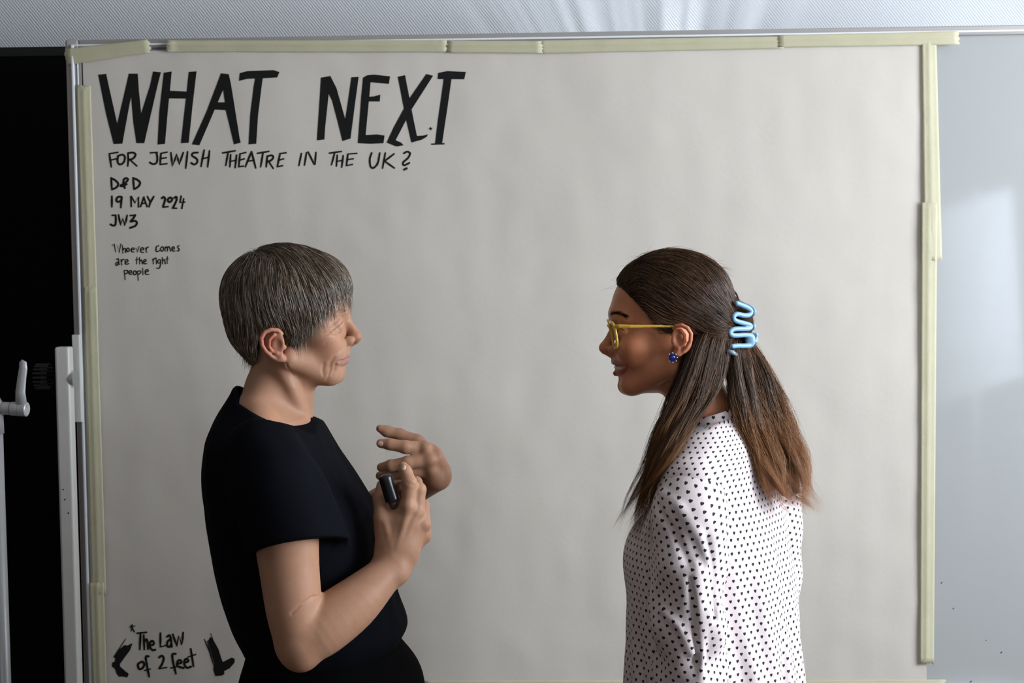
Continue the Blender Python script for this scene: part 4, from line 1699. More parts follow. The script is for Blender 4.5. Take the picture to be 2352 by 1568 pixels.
def shirt_left(P):
    zs, cx, cy, ax, ay = LTL
    d = s_loft(P, zs, cx, cy, ax, ay, 0, 2.25)
    # broad soft folds
    d = d + f4(.0028) * nz(P * A3((1, .6, .55)), 38, 3) + f4(.0012) * nz(P * A3((1, 1, .5)), 95, 4)
    for pts, r in (([Q(735, 985, .10), Q(770, 1080, .12), Q(800, 1150, .12)], 2.0), ([Q(690, 975, .12), Q(640, 1010, .16)], 2),
                   ([Q(760, 1250, .14), Q(830, 1300, .10), Q(900, 1330, .05)], 2), ([Q(560, 1380, .12), Q(640, 1420, .15), Q(760, 1420, .14)], 2)):
        d = smin(d, s_chain(P, pts, [pr(r)] * len(pts)) + f4(.002), .02)
    s = s_chain(P, SLEEVE_N, [.054, .0635, .0660, .0675], .03)
    # sleeve opens towards the front like a bell
    s = smin(s, s_chain(P, [Q(690, 1150, .17), Q(722, 1245, .175), Q(732, 1290, .175)], [.040, .0475, .049]), .03)
    s = s + f4(.0022) * nz(P * A3((1, 1, .45)), 60, 8)
    hem = s_plane(P, _hn, _hA)
    s = smax(s, hem, .002)
    hole = s_chain(P, [Q(664, 1215, .19), Q(684, 1310, .195)], [.050, .060])
    hole = smin(hole, s_chain(P, [Q(712, 1210, .18), Q(730, 1310, .178)], [.034, .046]), .02)
    s = smax(s, -hole, .004)
    d = smin(d, s, .016)
    g = s_chain(P, [Q(602, 1050, -.142), Q(650, 1120, -.185), Q(700, 1210, -.222)], [.054, .062, .060], .02)
    g = smax(g, s_plane(P, (Q(720, 1250, -.235) - Q(670, 1150, -.195)), Q(696, 1200, -.215)), .003)
    d = smin(d, g, .02)
    for sg in (1, -1):
        d = smin(d, s_chain(P, [Q(618, 1006, sg * .060), Q(604, 1024, sg * .105), Q(602, 1046, sg * .140)], [.034, .044, .053], .01), .03)
    # neck opening
    a, b = Q(541, 885), Q(724, 960)
    t = b - a
    n = np.array([-t[2], 0, t[0]])
    yl = np.minimum(np.abs(P[..., 1] - f4(YL)), f4(.068))
    cut = s_plane(P, n, a) + f4(3.0) * yl * yl
    ax0 = s_cap(P, Q(634, 850), Q(618, 1000), .15, .15)
    d = smax(d, -smax(-cut, ax0, .01), .003)
    nk = s_chain(fold(P, YL), [Q(636, 850), Q(634, 885), Q(619, 935), Q(616, 955)], [pr(80), pr(81), pr(86), pr(75)])
    d = smax(d, -nk, .002)
    return d


TRL = smooth_rows(rows_to_loft([(1456, 567, 900, .142), (1478, 572, 916, .150), (1500, 567, 935, .158), (1530, 557, 962, .168), (1568, 549, 977, .176),
                                (1640, 542, 978, .183), (1740, 552, 965, .178), (1800, 575, 950, .16)], YL), 30)


def trousers_left(P):
    zs, cx, cy, ax, ay = TRL
    d = s_loft(P, zs, cx, cy, ax, ay, 0, 2.3)
    for s in (-1, 1):
        c = s_chain(P, [(HIPX, YL + s * .088, .80), (HIPX + .02, YL + s * .085, .48), (HIPX - .01, YL + s * .08, .10)], [.105, .088, .075], .03)
        d = smin(d, c, .04)
    for pts in ([Q(900, 1490, .14), Q(915, 1530, .15), Q(920, 1600, .15)], [Q(870, 1490, .15), Q(880, 1550, .16)]):
        d = smax(d, -s_chain(P, pts, [.001] * len(pts)), .012)
    d = smax(d, f4(.085) - P[..., 2], .004)
    return d + f4(.0015) * nz(P * A3((1, 1, .3)), 60, 9)


o = np_obj('t_shirt', *surf(shirt_left, (Q(455, 1500, -.1)[0], YL - .29, Q(700, 1496)[2]), (Q(960, 870, -.1)[0], YL + .30, Q(640, 866)[2]), .0031), M_tee)
adopt(o, womanL)
o = np_obj('trousers', *surf(trousers_left, (HIPX - .26, YL - .25, .05), (HIPX + .30, YL + .25, Q(700, 1440)[2]), .0075), M_trousers)
adopt(o, womanL)
M_shoe = mat('black_leather_shoe', (0.01, 0.01, 0.01), rough=0.4)
for s in (-1, 1):
    def shoe(P, s=s):
        c = (HIPX, YL + s * .08, 0)
        d = s_capf(P, (c[0] - .045, c[1], .045), (c[0] + .15, c[1] + s * .012, .034), .044, .044, (0, 0, 1), .85)
        d = smin(d, s_cap(P, (c[0] - .03, c[1], .06), (c[0] - .02, c[1], .11), .046, .05), .03)
        return smax(d, f4(.0005) - P[..., 2], .002)
    o = np_obj('shoe', *surf(shoe, (HIPX - .15, YL + s * .08 - .08, -.01), (HIPX + .25, YL + s * .08 + .08, .15), .005), M_shoe)
    adopt(o, womanL)

# ---- short grey-brown hair
M_hairL0 = hair_material('grey_brown_hair_base', (0.035, 0.025, 0.018), (0.07, 0.05, 0.036), (0.11, 0.08, 0.06), rough=.6, bumpy=True, spec=.3)
M_hairL = hair_material('grey_brown_hair', (0.050, 0.032, 0.019), (0.17, 0.112, 0.068), (0.56, 0.47, 0.38), rough=.34)
PFW, PRT, PUP, PC = A3(_fwd), A3(_rt), A3(_up), A3(CAM)


def to_px(P):
    v = P - PC
    z = v @ PFW
    return 1176 + f4(F) * (v @ PRT) / z, 784 - f4(F) * (v @ PUP) / z


HAIR_POLY_L = [(480, 520), (840, 520), (815, 640), (806, 653), (795, 665), (778, 680), (760, 698), (738, 719), (716, 746), (696, 770), (672, 790),
               (664, 800), (657, 776), (645, 760), (620, 752), (602, 764), (594, 788), (600, 812), (592, 832), (566, 832), (545, 800), (480, 740)]


def hair_vol_left(q):
    d = s_ell(q, Q(654, 674), (pr(145), pr(110), pr(113)))
    d = smin(d, s_ell(q, Q(588, 735), (pr(68), pr(90), pr(88))), pr(28))
    d = smin(d, s_ell(q, Q(742, 668), (pr(62), pr(88), pr(74))), pr(30))
    d = smin(d, s_ell(q, Q(600, 800), (pr(36), pr(60), pr(44))), pr(22))
    d = smin(d, s_ell(q, Q(652, 682), (pr(137), pr(113), pr(117))), pr(15))
    d = smin(d, s_ell(q, Q(712, 712), (pr(86), pr(99), pr(99))), pr(15))
    d = smin(d, s_ell(q, Q(700, 775), (pr(60), pr(91), pr(60))), pr(15))
    return d


def hair_base_left(P):
    q = fold(P, YL)
    d = hair_vol_left(q) + f4(.0035)
    px, py = to_px(q)
    m = s_poly2(px, py, HAIR_POLY_L) / f4(1402)
    d = smax(d, m + f4(.004), .006)
    return d + f4(.0012) * nz(q * A3((1, 1, .25)), 260, 5)


hbV, hbF = surf(hair_base_left, (Q(480, 860, -.15)[0], YL - .13, Q(640, 860)[2]), (Q(840, 530, -.15)[0], YL + .13, Q(640, 530)[2]), .0022)
hairL = np_obj('hair', hbV, hbF, M_hairL0)
adopt(hairL, womanL)


def flow_strands(seeds, volfn, dirfn, n, step, lift, rs, jitter=.12, conform=True):
    """trace strands along the volume surface"""
    N = len(seeds)
    P = seeds.astype(f4).copy()
    out = [P.copy()]
    wob = rs.normal(size=(N, 3)).astype(f4) * jitter
    for i in range(n - 1):
        D = dirfn(P) + wob
        wob = wob * f4(.9) + rs.normal(size=(N, 3)).astype(f4) * f4(jitter * .35)
        if conform:
            d0, g = grad(volfn, P, .0015)
            g = g / (np.linalg.norm(g, axis=1, keepdims=True) + 1e-6)
            D = D - g * (D * g).sum(1, keepdims=True)
        D = D / (np.linalg.norm(D, axis=1, keepdims=True) + 1e-6)
        P = P + D * step[:, None].astype(f4)
        if conform:
            d0, g = grad(volfn, P, .0015)
            g = g / (np.linalg.norm(g, axis=1, keepdims=True) + 1e-6)
            P = P - g * (d0 - lift.astype(f4) * f4(min(1, .25 + i / 4)))[:, None]
        out.append(P.copy())
    return np.stack(out, 1)


rs = np.random.default_rng(3)
CROWN = A3(Q(582, 572))
volL = lambda P: hair_vol_left(fold(P, YL))


def dir_left(P):
    v = P - CROWN
    dist = np.linalg.norm(v, axis=1, keepdims=True)
    u = v / (dist + 1e-6)
    u[:, 1] *= .35
    down = A3((0, 0, -1))
    side = np.abs(P[:, 1:2] - f4(YL)) / f4(.075)
    front = np.clip((P[:, 0:1] - A3(Q(640, 600))[0]) / f4(.11), 0, 1)
    D = u * (1.0 - .55 * np.clip(side, 0, 1)) + down * (.25 + .9 * np.clip(side, 0, 1) + .6 * front * front) + A3((.30, 0, 0)) * front * (1 - .6 * front)
    D[:, 1] += np.sign(P[:, 1] - f4(YL)) * (.22 * (1 - np.clip(side[:, 0], 0, 1)))
    D = D + .28 * np.stack([nz(P, 70, 21), nz(P, 70, 22), nz(P, 70, 23)], -1)
    return D


ok = hbV[:, 2] > -1
w = np.where(hbV[:, 1] < YL + .03, 1.0, .35) * (np.abs(hair_vol_left(fold(hbV.astype(f4), YL))) < .0065)
idx = rs.choice(len(hbV), size=8600, p=w / w.sum())
seeds = hbV[idx] + rs.normal(size=(8600, 3)) * .0008
zfront = hbV[idx][:, 0] - Q(700, 680)[0]
L = rs.uniform(.018, .050, 8600) * np.where(zfront > 0, .95, 1.0)
_px, _py = to_px(fold(hbV[idx].astype(f4), YL))
_m = -s_poly2(_px, _py, HAIR_POLY_L) / 1402
L = np.minimum(L, np.maximum(_m, 0) * 1.05 + rs.uniform(.002, .011, len(L)))
lift = rs.uniform(-.0012, .0022, 8600)
paths = flow_strands(seeds, volL, dir_left, 7, L / 6, lift, rs, .07)
o = strand_mesh('hair_strands', paths, rs.uniform(.00022, .00042, 8600), M_hairL, None)
o['kind'] = 'stuff'
adopt(o, womanL)
# fringe and nape wisps: start on the hair edge and hang free over the skin
faceL = lambda P: head_left(P)


def wisps(starts, vec, n, length, rs, curl=.0, wob=.2):
    N = len(starts)
    P = starts.copy()
    out = [P.copy()]
    D = vec / np.linalg.norm(vec, axis=1, keepdims=True) + rs.normal(size=(N, 3)) * wob * np.array([1, .6, .4])
    for i in range(n - 1):
        D = D + np.array([0, 0, -.10]) + rs.normal(size=(N, 3)) * wob * .25
        D /= np.linalg.norm(D, axis=1, keepdims=True)
        P = P + D * (length / (n - 1))[:, None]
        out.append(P.copy())
    return np.stack(out, 1)


def edge_starts(n, poly, rs, Yd):
    pts, vec = [], []
    segs = list(zip(poly[:-1], poly[1:]))
    ln = np.array([np.hypot(b[0] - a[0], b[1] - a[1]) for a, b in segs])
    pick = rs.choice(len(segs), size=n, p=ln / ln.sum())
    return [(np.array(segs[k][0][:2]) + (np.array(segs[k][1][:2]) - np.array(segs[k][0][:2])) * rs.random()) for k in pick]


st = edge_starts(640, [(800, 656), (790, 666), (772, 680), (752, 702), (730, 720), (708, 748), (690, 766), (672, 780)], rs, 0)
st = [(p[0] + rs.normal() * 4, p[1] + rs.normal() * 9 - 8) for p in st]
H = np.array(hits(hair_base_left, st, YL - .13))
vec = np.tile(np.array([[.10, -.02, -1.0]]), (len(H), 1))
vec[:, 0] += np.where(H[:, 0] < Q(735, 700)[0], -.25, .08)
w1 = wisps(H, vec, 8, rs.uniform(.012, .046, len(H)), rs, wob=.11)
# forehead centre fringe, seen edge on
cen = np.array([Q(802 + rs.normal() * 2, 662 + rs.normal() * 8, rs.uniform(-.045, .03)) for _ in range(170)])
cen[:, 0] -= (np.abs(cen[:, 1] - YL) ** 2) * 6.0
w2 = wisps(cen, np.tile(np.array([[-.03, 0, -1.0]]), (170, 1)), 8, rs.uniform(.016, .042, 170), rs, wob=.10)
st = edge_starts(260, [(545, 800), (556, 822), (570, 834), (594, 834)], rs, 0)
H = np.array(hits(hair_base_left, [(p[0] + 4, p[1] - 8) for p in st], YL - .13))
H[:, 1] += rs.uniform(0, .09, len(H))
w3 = wisps(H, np.tile(np.array([[-.05, 0, -1.0]]), (len(H), 1)), 8, rs.uniform(.010, .026, len(H)), rs, wob=.25)
st = edge_starts(90, [(668, 770), (664, 796)], rs, 0)
H = np.array(hits(hair_base_left, st, YL - .13))
w4 = wisps(H, np.tile(np.array([[.05, -.1, -1.0]]), (len(H), 1)), 8, rs.uniform(.008, .022, len(H)), rs, wob=.2)
fr = np.concatenate([w1, w2, w3, w4])
# keep every wisp outside the skin
sh = fr.shape
P = fr.reshape(-1, 3).astype(f4)
for it in range(2):
    d0, g = grad(faceL, P, .001)
    P = P + g * np.clip(f4(.0010) - d0, 0, .02)[:, None]
o = strand_mesh('fringe_strands', P.reshape(sh), rs.uniform(.00020, .00036, sh[0]), M_hairL, None)
o['kind'] = 'stuff'
adopt(o, womanL)
# a few stray loops at the crown
loops = []
for (x, y, r) in ((548, 602, 8), (556, 596, 11), (572, 583, 10), (590, 573, 9), (580, 577, 14)):
    a0 = rs.uniform(1.5, 3)
    loops.append([Q(x - r * .7 * math.cos(a0 - k * .42) - k * .6, y - r * math.sin(a0 - k * .42) + r * .5, rs.uniform(-.01, .02)) for k in range(9)])
o = strand_mesh('stray_hairs', np.array(loops), .00016, M_hairL, None)
o['kind'] = 'stuff'
adopt(o, womanL)
# lashes and brow
lash = hits(head_left, [(763 + t * 23, 757 - t * 19 + 4 * t * (1 - t) * 2.2) for t in np.linspace(0, 1, 26)], YL - .12)
lp = []
for i, p in enumerate(lash):
    dr = np.array([.75, -.35, -.55]) + rs.normal(size=3) * .12
    lp.append([p + dr * .0032 * k / 4 + np.array([0, -.0006, .0006 * (k / 4) ** 2]) for k in range(5)])
M_lash = hair_material('lash_hair', (0.02, 0.015, 0.012), (0.035, 0.025, 0.02), (0.06, 0.045, 0.035))
o = strand_mesh('eyelashes', np.array(lp), .00015, M_lash, None)
o['kind'] = 'stuff'
adopt(o, womanL)
br = hits(head_left, [(770 + t * 26 + rs.normal() * 1, 716 - 4 * math.sin(t * 2.4) + rs.normal() * 1.8) for t in rs.random(70)], YL - .12)
bp = flow_strands(np.array(br), head_left, lambda P: np.tile(A3((-.75, -.45, -.05)), (len(P), 1)), 5, np.full(len(br), .0014), np.full(len(br), .0007), rs, .15)
M_browL = hair_material('grey_brow_hair', (0.10, 0.07, 0.05), (0.2, 0.15, 0.11), (0.35, 0.28, 0.22))
o = strand_mesh('eyebrow', np.array(bp), .00018, M_browL, None)
o['kind'] = 'stuff'
adopt(o, womanL)

# ---- black clicker held between thumb and index finger
ck = empty('clicker', Q(900, 1160, .122))
tag(ck, 'small black rounded clicker held upright between thumb and index finger', 'clicker')
cA, cB = Q(886, 1098, .126), Q(901, 1146, .124)


def clk(P):
    d = s_cap(P, cA, cB, .0108, .0118)
    ax = (cB - cA) / np.linalg.norm(cB - cA)
    d = smax(d, s_plane(P, ax, cB + ax * .004), .004)
    return smax(d, s_plane(P, -ax, cA - ax * .0065), .006)


lo_, hi_ = np.minimum(cA, cB) - .02, np.maximum(cA, cB) + .02
o = np_obj('cap', *surf(clk, lo_, hi_, .0010), mat('black_gloss_plastic', (0.012, 0.012, 0.014), rough=0.28))
adopt(o, ck)
ax = (cB - cA) / np.linalg.norm(cB - cA)
tube('tip', [cB + ax * .0035, cB + ax * .009, cB + ax * .016], [.0085, .0075, .0045], mat('dark_red_grey_plastic', (0.09, 0.05, 0.06), rough=0.3), ck)
print('clothes+hair L', _time.time() - _t0)

# ================================================================== woman in the heart-print blouse (faces left)
YR = 2.33
Q = make_Q(YR)


def R3(px, py, d):
    p = W(px, py, YR)
    return np.array([p[0], YR - d, p[2]])


def face_right(q):
    d = s_ell(q, Q(1550, 690), (pr(124), pr(103), pr(106)))
    d = smin(d, s_ell(q, Q(1486, 712), (pr(82), pr(88), pr(88))), pr(30))
    d = smin(d, s_ell(q, Q(1494, 795), (pr(72), pr(76), pr(90))), pr(30))
    d = smin(d, s_ell(q, Q(1442, 826), (pr(36), pr(40), pr(40))), pr(26))
    d = smin(d, s_cap(q, Q(1441, 884), Q(1446, 885, .009), pr(23), pr(21)), pr(20))
    d = smin(d, s_cap(q, Q(1457, 884, .020), Q(1546, 845, .054), pr(19), pr(23)), pr(26))
    d = smin(d, s_ell(q, Q(1500, 876), (pr(56), pr(48), pr(26))), pr(20))
    # smiling cheeks
    d = smin(d, s_ell(q, Q(1456, 797, .042), (pr(30), pr(26), pr(26))), pr(26))
    d = smin(d, s_ell(q, Q(1447, 812, .032), (pr(24), pr(22), pr(24))), pr(22))
    d = smin(d, s_chain(q, [Q(1413, 722), Q(1417, 722, .018), Q(1434, 727, .042)], [pr(12), pr(12), pr(9)]), pr(24))
    # eyes
    d = smax(d, -s_ell(q, Q(1400, 756, .029), (pr(17), pr(23), pr(15))), pr(16))
    d = smin(d, s_ell(q, Q(1434, 758, .031), (pr(18.5), pr(20), pr(17.5))), pr(7))
    # nose
    d = smin(d, s_chain(q, [Q(1417, 732), Q(1411, 755), Q(1400, 777), Q(1391, 794)], [pr(11), pr(9.5), pr(9.5), pr(11.5)]), pr(13))
    d = smin(d, s_ell(q, Q(1390, 799), (pr(14.5), pr(13), pr(13))), pr(6))
    d = smin(d, s_ell(q, Q(1408, 803, .0115), (pr(13), pr(8), pr(10.5)), roty(math.radians(12))), pr(6))
    d = smin(d, s_cap(q, Q(1389, 808), Q(1402, 815), pr(5), pr(6)), pr(5))
    d = smax(d, -s_ell(q, Q(1397, 813, .0075), (pr(7), pr(3.5), pr(5))), pr(2.5))
    d = smin(d, s_cap(q, Q(1412, 822), Q(1411, 828), pr(6), pr(5)), pr(8))
    d = smax(d, -s_cap(q, Q(1412, 875), Q(1421, 876, .012), pr(3), pr(2)), pr(9))
    # neck
    d = smin(d, s_chain(q, [Q(1570, 840), Q(1592, 895), Q(1625, 950), Q(1645, 1010)], [pr(66), pr(66), pr(70), pr(80)]), pr(20))
    d = smin(d, s_chain(q, [Q(1560, 850, .050), Q(1568, 905, .045), Q(1560, 965, .02)], [pr(14), pr(13), pr(10)]), pr(16))
    return d


_h = lambda *p: hits(lambda P: face_right(fold(P, YR)), p, YR - .12)
GROOVES_R = []
LIPS_R = {}


def grooves_right():
    LIPS_R['up'] = [Q(1409, 832)] + _h((1412, 832, .003), (1424, 833, .002), (1434, 836, .001), (1441, 840, .001))
    LIPS_R['lo'] = [Q(1414, 857)] + _h((1417, 857, .004), (1427, 854, .003), (1436, 848, .002), (1441, 841, .001))
    LIPS_R['gap'] = [Q(1405, 843)] + _h((1410, 843), (1424, 843), (1437, 841))
    G = GROOVES_R
    G.append((_h((1404, 788), (1413, 790), (1419, 798), (1418, 808)), 1.0, 4.5, -1))
    G.append((_h((1419, 808), (1428, 820), (1437, 832), (1444, 845)), -1.2, 10, -1))
    G.append((_h((1417, 756), (1423, 752), (1430, 753), (1437, 759)), .9, 3, 1))
    G.append((_h((1419, 766), (1427, 768), (1436, 764)), .5, 4, 1))


def lip_right(q):
    up = s_chain(q, LIPS_R['up'], [pr(4.8), pr(4.8), pr(3.6), pr(2.6), pr(1.2)])
    lo = s_chain(q, LIPS_R['lo'], [pr(6.3), pr(6.3), pr(5), pr(3.2), pr(1.2)])
    return up, lo


EYE_R = Q(1434, 758, .031)


def head_right(P):
    q = fold(P, YR)
    d = face_right(q)
    up, lo = lip_right(q)
    d = smax(d, -s_chain(q, LIPS_R['gap'], [pr(6.5), pr(6.5), pr(5.8), pr(3)]), pr(2.5))
    d = smin(d, up, pr(2.5))
    d = smin(d, lo, pr(3))
    for pts, r, k, sg in GROOVES_R:
        r1 = r * .5 if r > 0 else r * 1.6
        c = s_chain(q, pts, [pr(r1)] + [pr(r)] * (len(pts) - 2) + [pr(r1)])
        d = smax(d, -c, pr(k)) if sg < 0 else smin(d, c, pr(k))
    # eye opening
    d = smax(d, -s_ell(q, Q(1412, 759, .031), (pr(11), pr(17), pr(4.6)), roty(math.radians(8))), pr(2.5))
    hel = [Q(1547, 754, .078), Q(1554, 748, .083), Q(1566, 747, .087), Q(1579, 753, .090), Q(1587, 766, .091), Q(1586, 782, .089),
           Q(1579, 796, .086), Q(1570, 806, .083), Q(1560, 813, .079), Q(1553, 813, .077)]
    ant = [Q(1563, 758, .085), Q(1572, 769, .087), Q(1573, 783, .086), Q(1567, 794, .084), Q(1560, 799, .082)]
    e = ear_field(q, hel, ant, (Q(1566, 780, .077), (pr(24), pr(8), pr(32)), rotz(.25) @ roty(math.radians(-10))),
                  (Q(1557, 809, .078), pr(8.5)), (Q(1547, 784, .077), pr(5.5)), (Q(1558, 799, .082), pr(5)),
                  (Q(1557, 780, .089), (pr(10), pr(11), pr(14))), [Q(1566, 755, .096), Q(1577, 764, .097), Q(1579, 779, .095), Q(1573, 793, .092)])
    return smin(d, e, pr(5))


# ---- torso: rows of (photo row, centre px, half depth, half width), turned so that her back shows
YAWR = math.radians(30)
BR_ROWS = [(958, 1650, .056, .058), (985, 1655, .064, .085), (1020, 1660, .074, .118), (1060, 1657, .081, .146), (1100, 1652, .088, .160),
           (1180, 1645, .103, .166), (1270, 1633, .123, .170), (1350, 1635, .127, .172), (1450, 1638, .132, .176), (1568, 1640, .139, .186), (1690, 1642, .145, .196)]
# her frame: facing (-cos, sin), left (near) side (-sin, -cos)
FACE = np.array([-math.cos(YAWR), math.sin(YAWR), 0])
NEAR = np.array([-math.sin(YAWR), -math.cos(YAWR), 0])


def rows_right(rows):
    zs, cx, a, b = [], [], [], []
    for y, c, aa, bb in sorted(rows, key=lambda r: -r[0]):
        p = W(c, y, YR)
        zs.append(p[2]); cx.append(p[0]); a.append(aa); b.append(bb)
    L = [np.array(zs), np.array(cx), np.full(len(zs), YR), np.array(a), np.array(b)]
    return smooth_rows(L, 60)


LTR = rows_right(BR_ROWS)
SHN = Q(1588, 1112, .132)
SLEEVE_R = [SHN, Q(1584, 1190, .160), Q(1581, 1300, .172), Q(1580, 1420, .174), Q(1588, 1560, .162), Q(1580, 1690, .140), Q(1572, 1760, .135)]
SLEEVE_RR = [.050, .0535, .0520, .0510, .0495, .044, .040]


def far_side(p):
    """mirror a near-side point across her own middle plane"""
    c = np.array([np.interp(p[2], LTR[0], LTR[1]), YR, p[2]])
    v = p - c
    return p - 2 * NEAR * (v @ NEAR)


SLEEVE_RF = [far_side(p) for p in SLEEVE_R]


def torso_right(P, k=1.0):
    zs, cx, cy, a, b = LTR
    return s_loft(P, zs, cx, cy, a * k, b * k, -YAWR, 2.15)


def local_angle(P):
    cx = np.interp(P[..., 2], LTR[0], LTR[1])
    dx, dy = P[..., 0] - cx, P[..., 1] - YR
    f = dx * FACE[0] + dy * FACE[1]
    n = dx * NEAR[0] + dy * NEAR[1]
    a = np.interp(P[..., 2], LTR[0], LTR[3])
    b = np.interp(P[..., 2], LTR[0], LTR[4])
    return np.arctan2(n / b, -f / a)       # 0 = middle of the back, +90 deg = near side


def blouse_right(P):
    d = torso_right(P)
    ang = local_angle(P).astype(f4)
    low = np.clip((f4(Q(1650, 1150)[2]) - P[..., 2]) / f4(.25), 0, 1)
    # loose back: soft vertical folds hanging from the shoulders, a pleat below the back opening
    d = d - f4(.0042) * low * np.sin(ang * 9 + 4 * P[..., 2] + .6) * np.clip(np.cos(ang * .75), 0, 1)
    d = d - f4(.0024) * low * np.sin(ang * 21 - 6 * P[..., 2] + 1.3 * np.sin(P[..., 2] * 16))
    d = d + f4(.0065) * low * np.exp(-((ang - f4(.10)) / f4(.05)) ** 2)
    # bust
    bc = W(1500, 1268, YR - .01)
    d = smin(d, s_ell(P, W(1497, 1275, YR - .02), (.040, .05, .055)), .04)
    d = smin(d, s_ell(P, W(1520, 1275, YR + .12), (.045, .05, .055)), .04)
    d = smin(d, s_chain(P, [Q(1640, 1010, .03), Q(1612, 1060, .085), SHN], [.050, .052, .052], .02), .03)
    f = far_side(np.array(SHN))
    d = smin(d, s_chain(P, [far_side(Q(1612, 1060, .085)), f], [.050, .052]), .03)
    d = d + f4(.0018) * nz(P * A3((1, 1, .6)), 55, 31)
    # armhole: keep the sleeve proud of the body
    d = smax(d, -s_chain(P, SLEEVE_R[1:4], [.046, .048, .047]), .01)
    nk = s_chain(P, [Q(1615, 900), Q(1636, 960), Q(1648, 1000)], [pr(70), pr(72), pr(66)])
    cut = s_plane(P, (-.28, 0, 1), Q(1650, 955))
    d = smax(smax(d, cut, .004), -nk, .004)
    return d


FOLDS_S = []


def sleeve_right(P):
    d = s_chain(P, SLEEVE_R, SLEEVE_RR, .03)
    z = P[..., 2]
    th = np.arctan2(P[..., 1] - f4(YR - .155), P[..., 0] - f4(SLEEVE_R[2][0]))
    low = np.clip((f4(SHN[2]) - z) / f4(.12), 0, 1)
    d = d - f4(.0028) * low * np.sin(th * 4 + z * 46 + 1.0) - f4(.0014) * low * np.sin(th * 7 - z * 75 + 2)
    d = d + f4(.0015) * nz(P * A3((1, 1, .5)), 70, 33)
    for pts, r, k, sg in FOLDS_S:
        c = s_chain(P, pts, [r * .4] + [r] * (len(pts) - 2) + [r * .4])
        d = smax(d, -c, k) if sg < 0 else smin(d, c, k)
    return smax(d, f4(SLEEVE_R[-1][2] + .0) - z, .003)


def collar_right(P):
    """stand collar band round the neck"""
    a, b = Q(1640, 930), Q(1652, 1000)
    ax = (b - a) / np.linalg.norm(b - a)
    v = P - A3(a)
    t = v @ A3(ax)
    r = np.sqrt(np.maximum((v * v).sum(-1) - t * t, 0))
    d = np.abs(r - (f4(.0575) + t * f4(.30))) - f4(.0022)
    top = s_plane(P, (-.30, 0, 1), Q(1650, 936))
    bot = -s_plane(P, (-.20, 0, 1), Q(1650, 1034))
    d = smax(smax(d, top, .002), bot, .002)
    # opening at the front
    f = (P - A3(a)) @ A3(FACE)
    return smax(d, f - f4(.058), .003)


def heart_material():
    m = bpy.data.materials.new('heart_print_viscose')
    m.use_nodes = True
    nt = m.node_tree
    b = nt.nodes['Principled BSDF']
    b.inputs['Roughness'].default_value = 0.75
    b.inputs['Specular IOR Level'].default_value = 0.2
    b.inputs['Sheen Weight'].default_value = 0.1

    def node(op, a, c=None):
        n = nt.nodes.new('ShaderNodeMath')
        n.operation = op
        for i, v in enumerate((a, c)):
            if v is None:
                continue
            if isinstance(v, (int, float)):
                n.inputs[i].default_value = v
            else:
                nt.links.new(v, n.inputs[i])
        return n.outputs[0]

    uv = nt.nodes.new('ShaderNodeUVMap')
    uv.uv_map = 'cloth'
    sep = nt.nodes.new('ShaderNodeSeparateXYZ')
    nt.links.new(uv.outputs[0], sep.inputs[0])
    U, Vv = sep.outputs[0], sep.outputs[1]
    PU, PV, HW = .0138, .0104, .00245
    v = node('DIVIDE', Vv, PV)
    row = node('FLOOR', v)
    odd = node('MODULO', node('ABSOLUTE', row), 2.0)
    u = node('ADD', node('DIVIDE', U, PU), node('MULTIPLY', odd, .5))
    fx = node('MULTIPLY', node('SUBTRACT', node('FRACT', u), .5), PU / HW)
    fy = node('MULTIPLY', node('SUBTRACT', node('FRACT', v), .5), PV / HW)
    ax = node('ABSOLUTE', fx)
    yy = node('SUBTRACT', node('MULTIPLY', node('ADD', fy, .12), 1.0), node('MULTIPLY', node('SQRT', ax), .62))
    r2 = node('ADD', node('MULTIPLY', fx, fx), node('MULTIPLY', yy, yy))
    inside = node('LESS_THAN', r2, 0.98)
    mx = nt.nodes.new('ShaderNodeMix')
    mx.data_type = 'RGBA'
    nt.links.new(inside, mx.inputs[0])
    mx.inputs[6].default_value = (0.68, 0.59, 0.595, 1)
    mx.inputs[7].default_value = (0.012, 0.011, 0.014, 1)
    nt.links.new(mx.outputs[2], b.inputs['Base Color'])
    tc = nt.nodes.new('ShaderNodeTexCoord')
    n2 = nt.nodes.new('ShaderNodeTexNoise')
    n2.inputs['Scale'].default_value = 45
    n2.inputs['Detail'].default_value = 5
    nt.links.new(tc.outputs['Object'], n2.inputs['Vector'])
    bp = nt.nodes.new('ShaderNodeBump')
    bp.inputs['Strength'].default_value = 0.25
    bp.inputs['Distance'].default_value = 0.004
    nt.links.new(n2.outputs['Fac'], bp.inputs['Height'])
    nt.links.new(bp.outputs['Normal'], b.inputs['Normal'])
    return m


def set_uv(o, uvv, wrap=None):
    """per-vertex uv -> loop uv, healing the jump at the wrap"""
    me = o.data
    lay = me.uv_layers.new(name='cloth')
    li = np.empty(len(me.loops), dtype=np.int32)
    me.loops.foreach_get('vertex_index', li)
    luv = uvv[li].reshape(-1, 4, 2).copy()
    if wrap:
        for k in (1, 2, 3):
            dlt = luv[:, k, 0] - luv[:, 0, 0]
            luv[:, k, 0] -= np.round(dlt / wrap) * wrap
    lay.data.foreach_set('uv', np.ascontiguousarray(luv, dtype=np.float32).ravel())


M_heart = heart_material()
M_skinR = skin_material('tanned_skin', (0.60, 0.245, 0.128), (0.45, 0.12, 0.09), (0.60, 0.19, 0.10), rough=.40)
RX = W(1640, 1500, YR)[0]
womanR = empty('person', (RX, YR, 0))
tag(womanR, 'smiling person with long brown hair in a white blouse printed with black hearts', 'person')
grooves_right()


def body_right(P):
    d = head_right(P)
    return smin(d, torso_right(P, .84), .012)


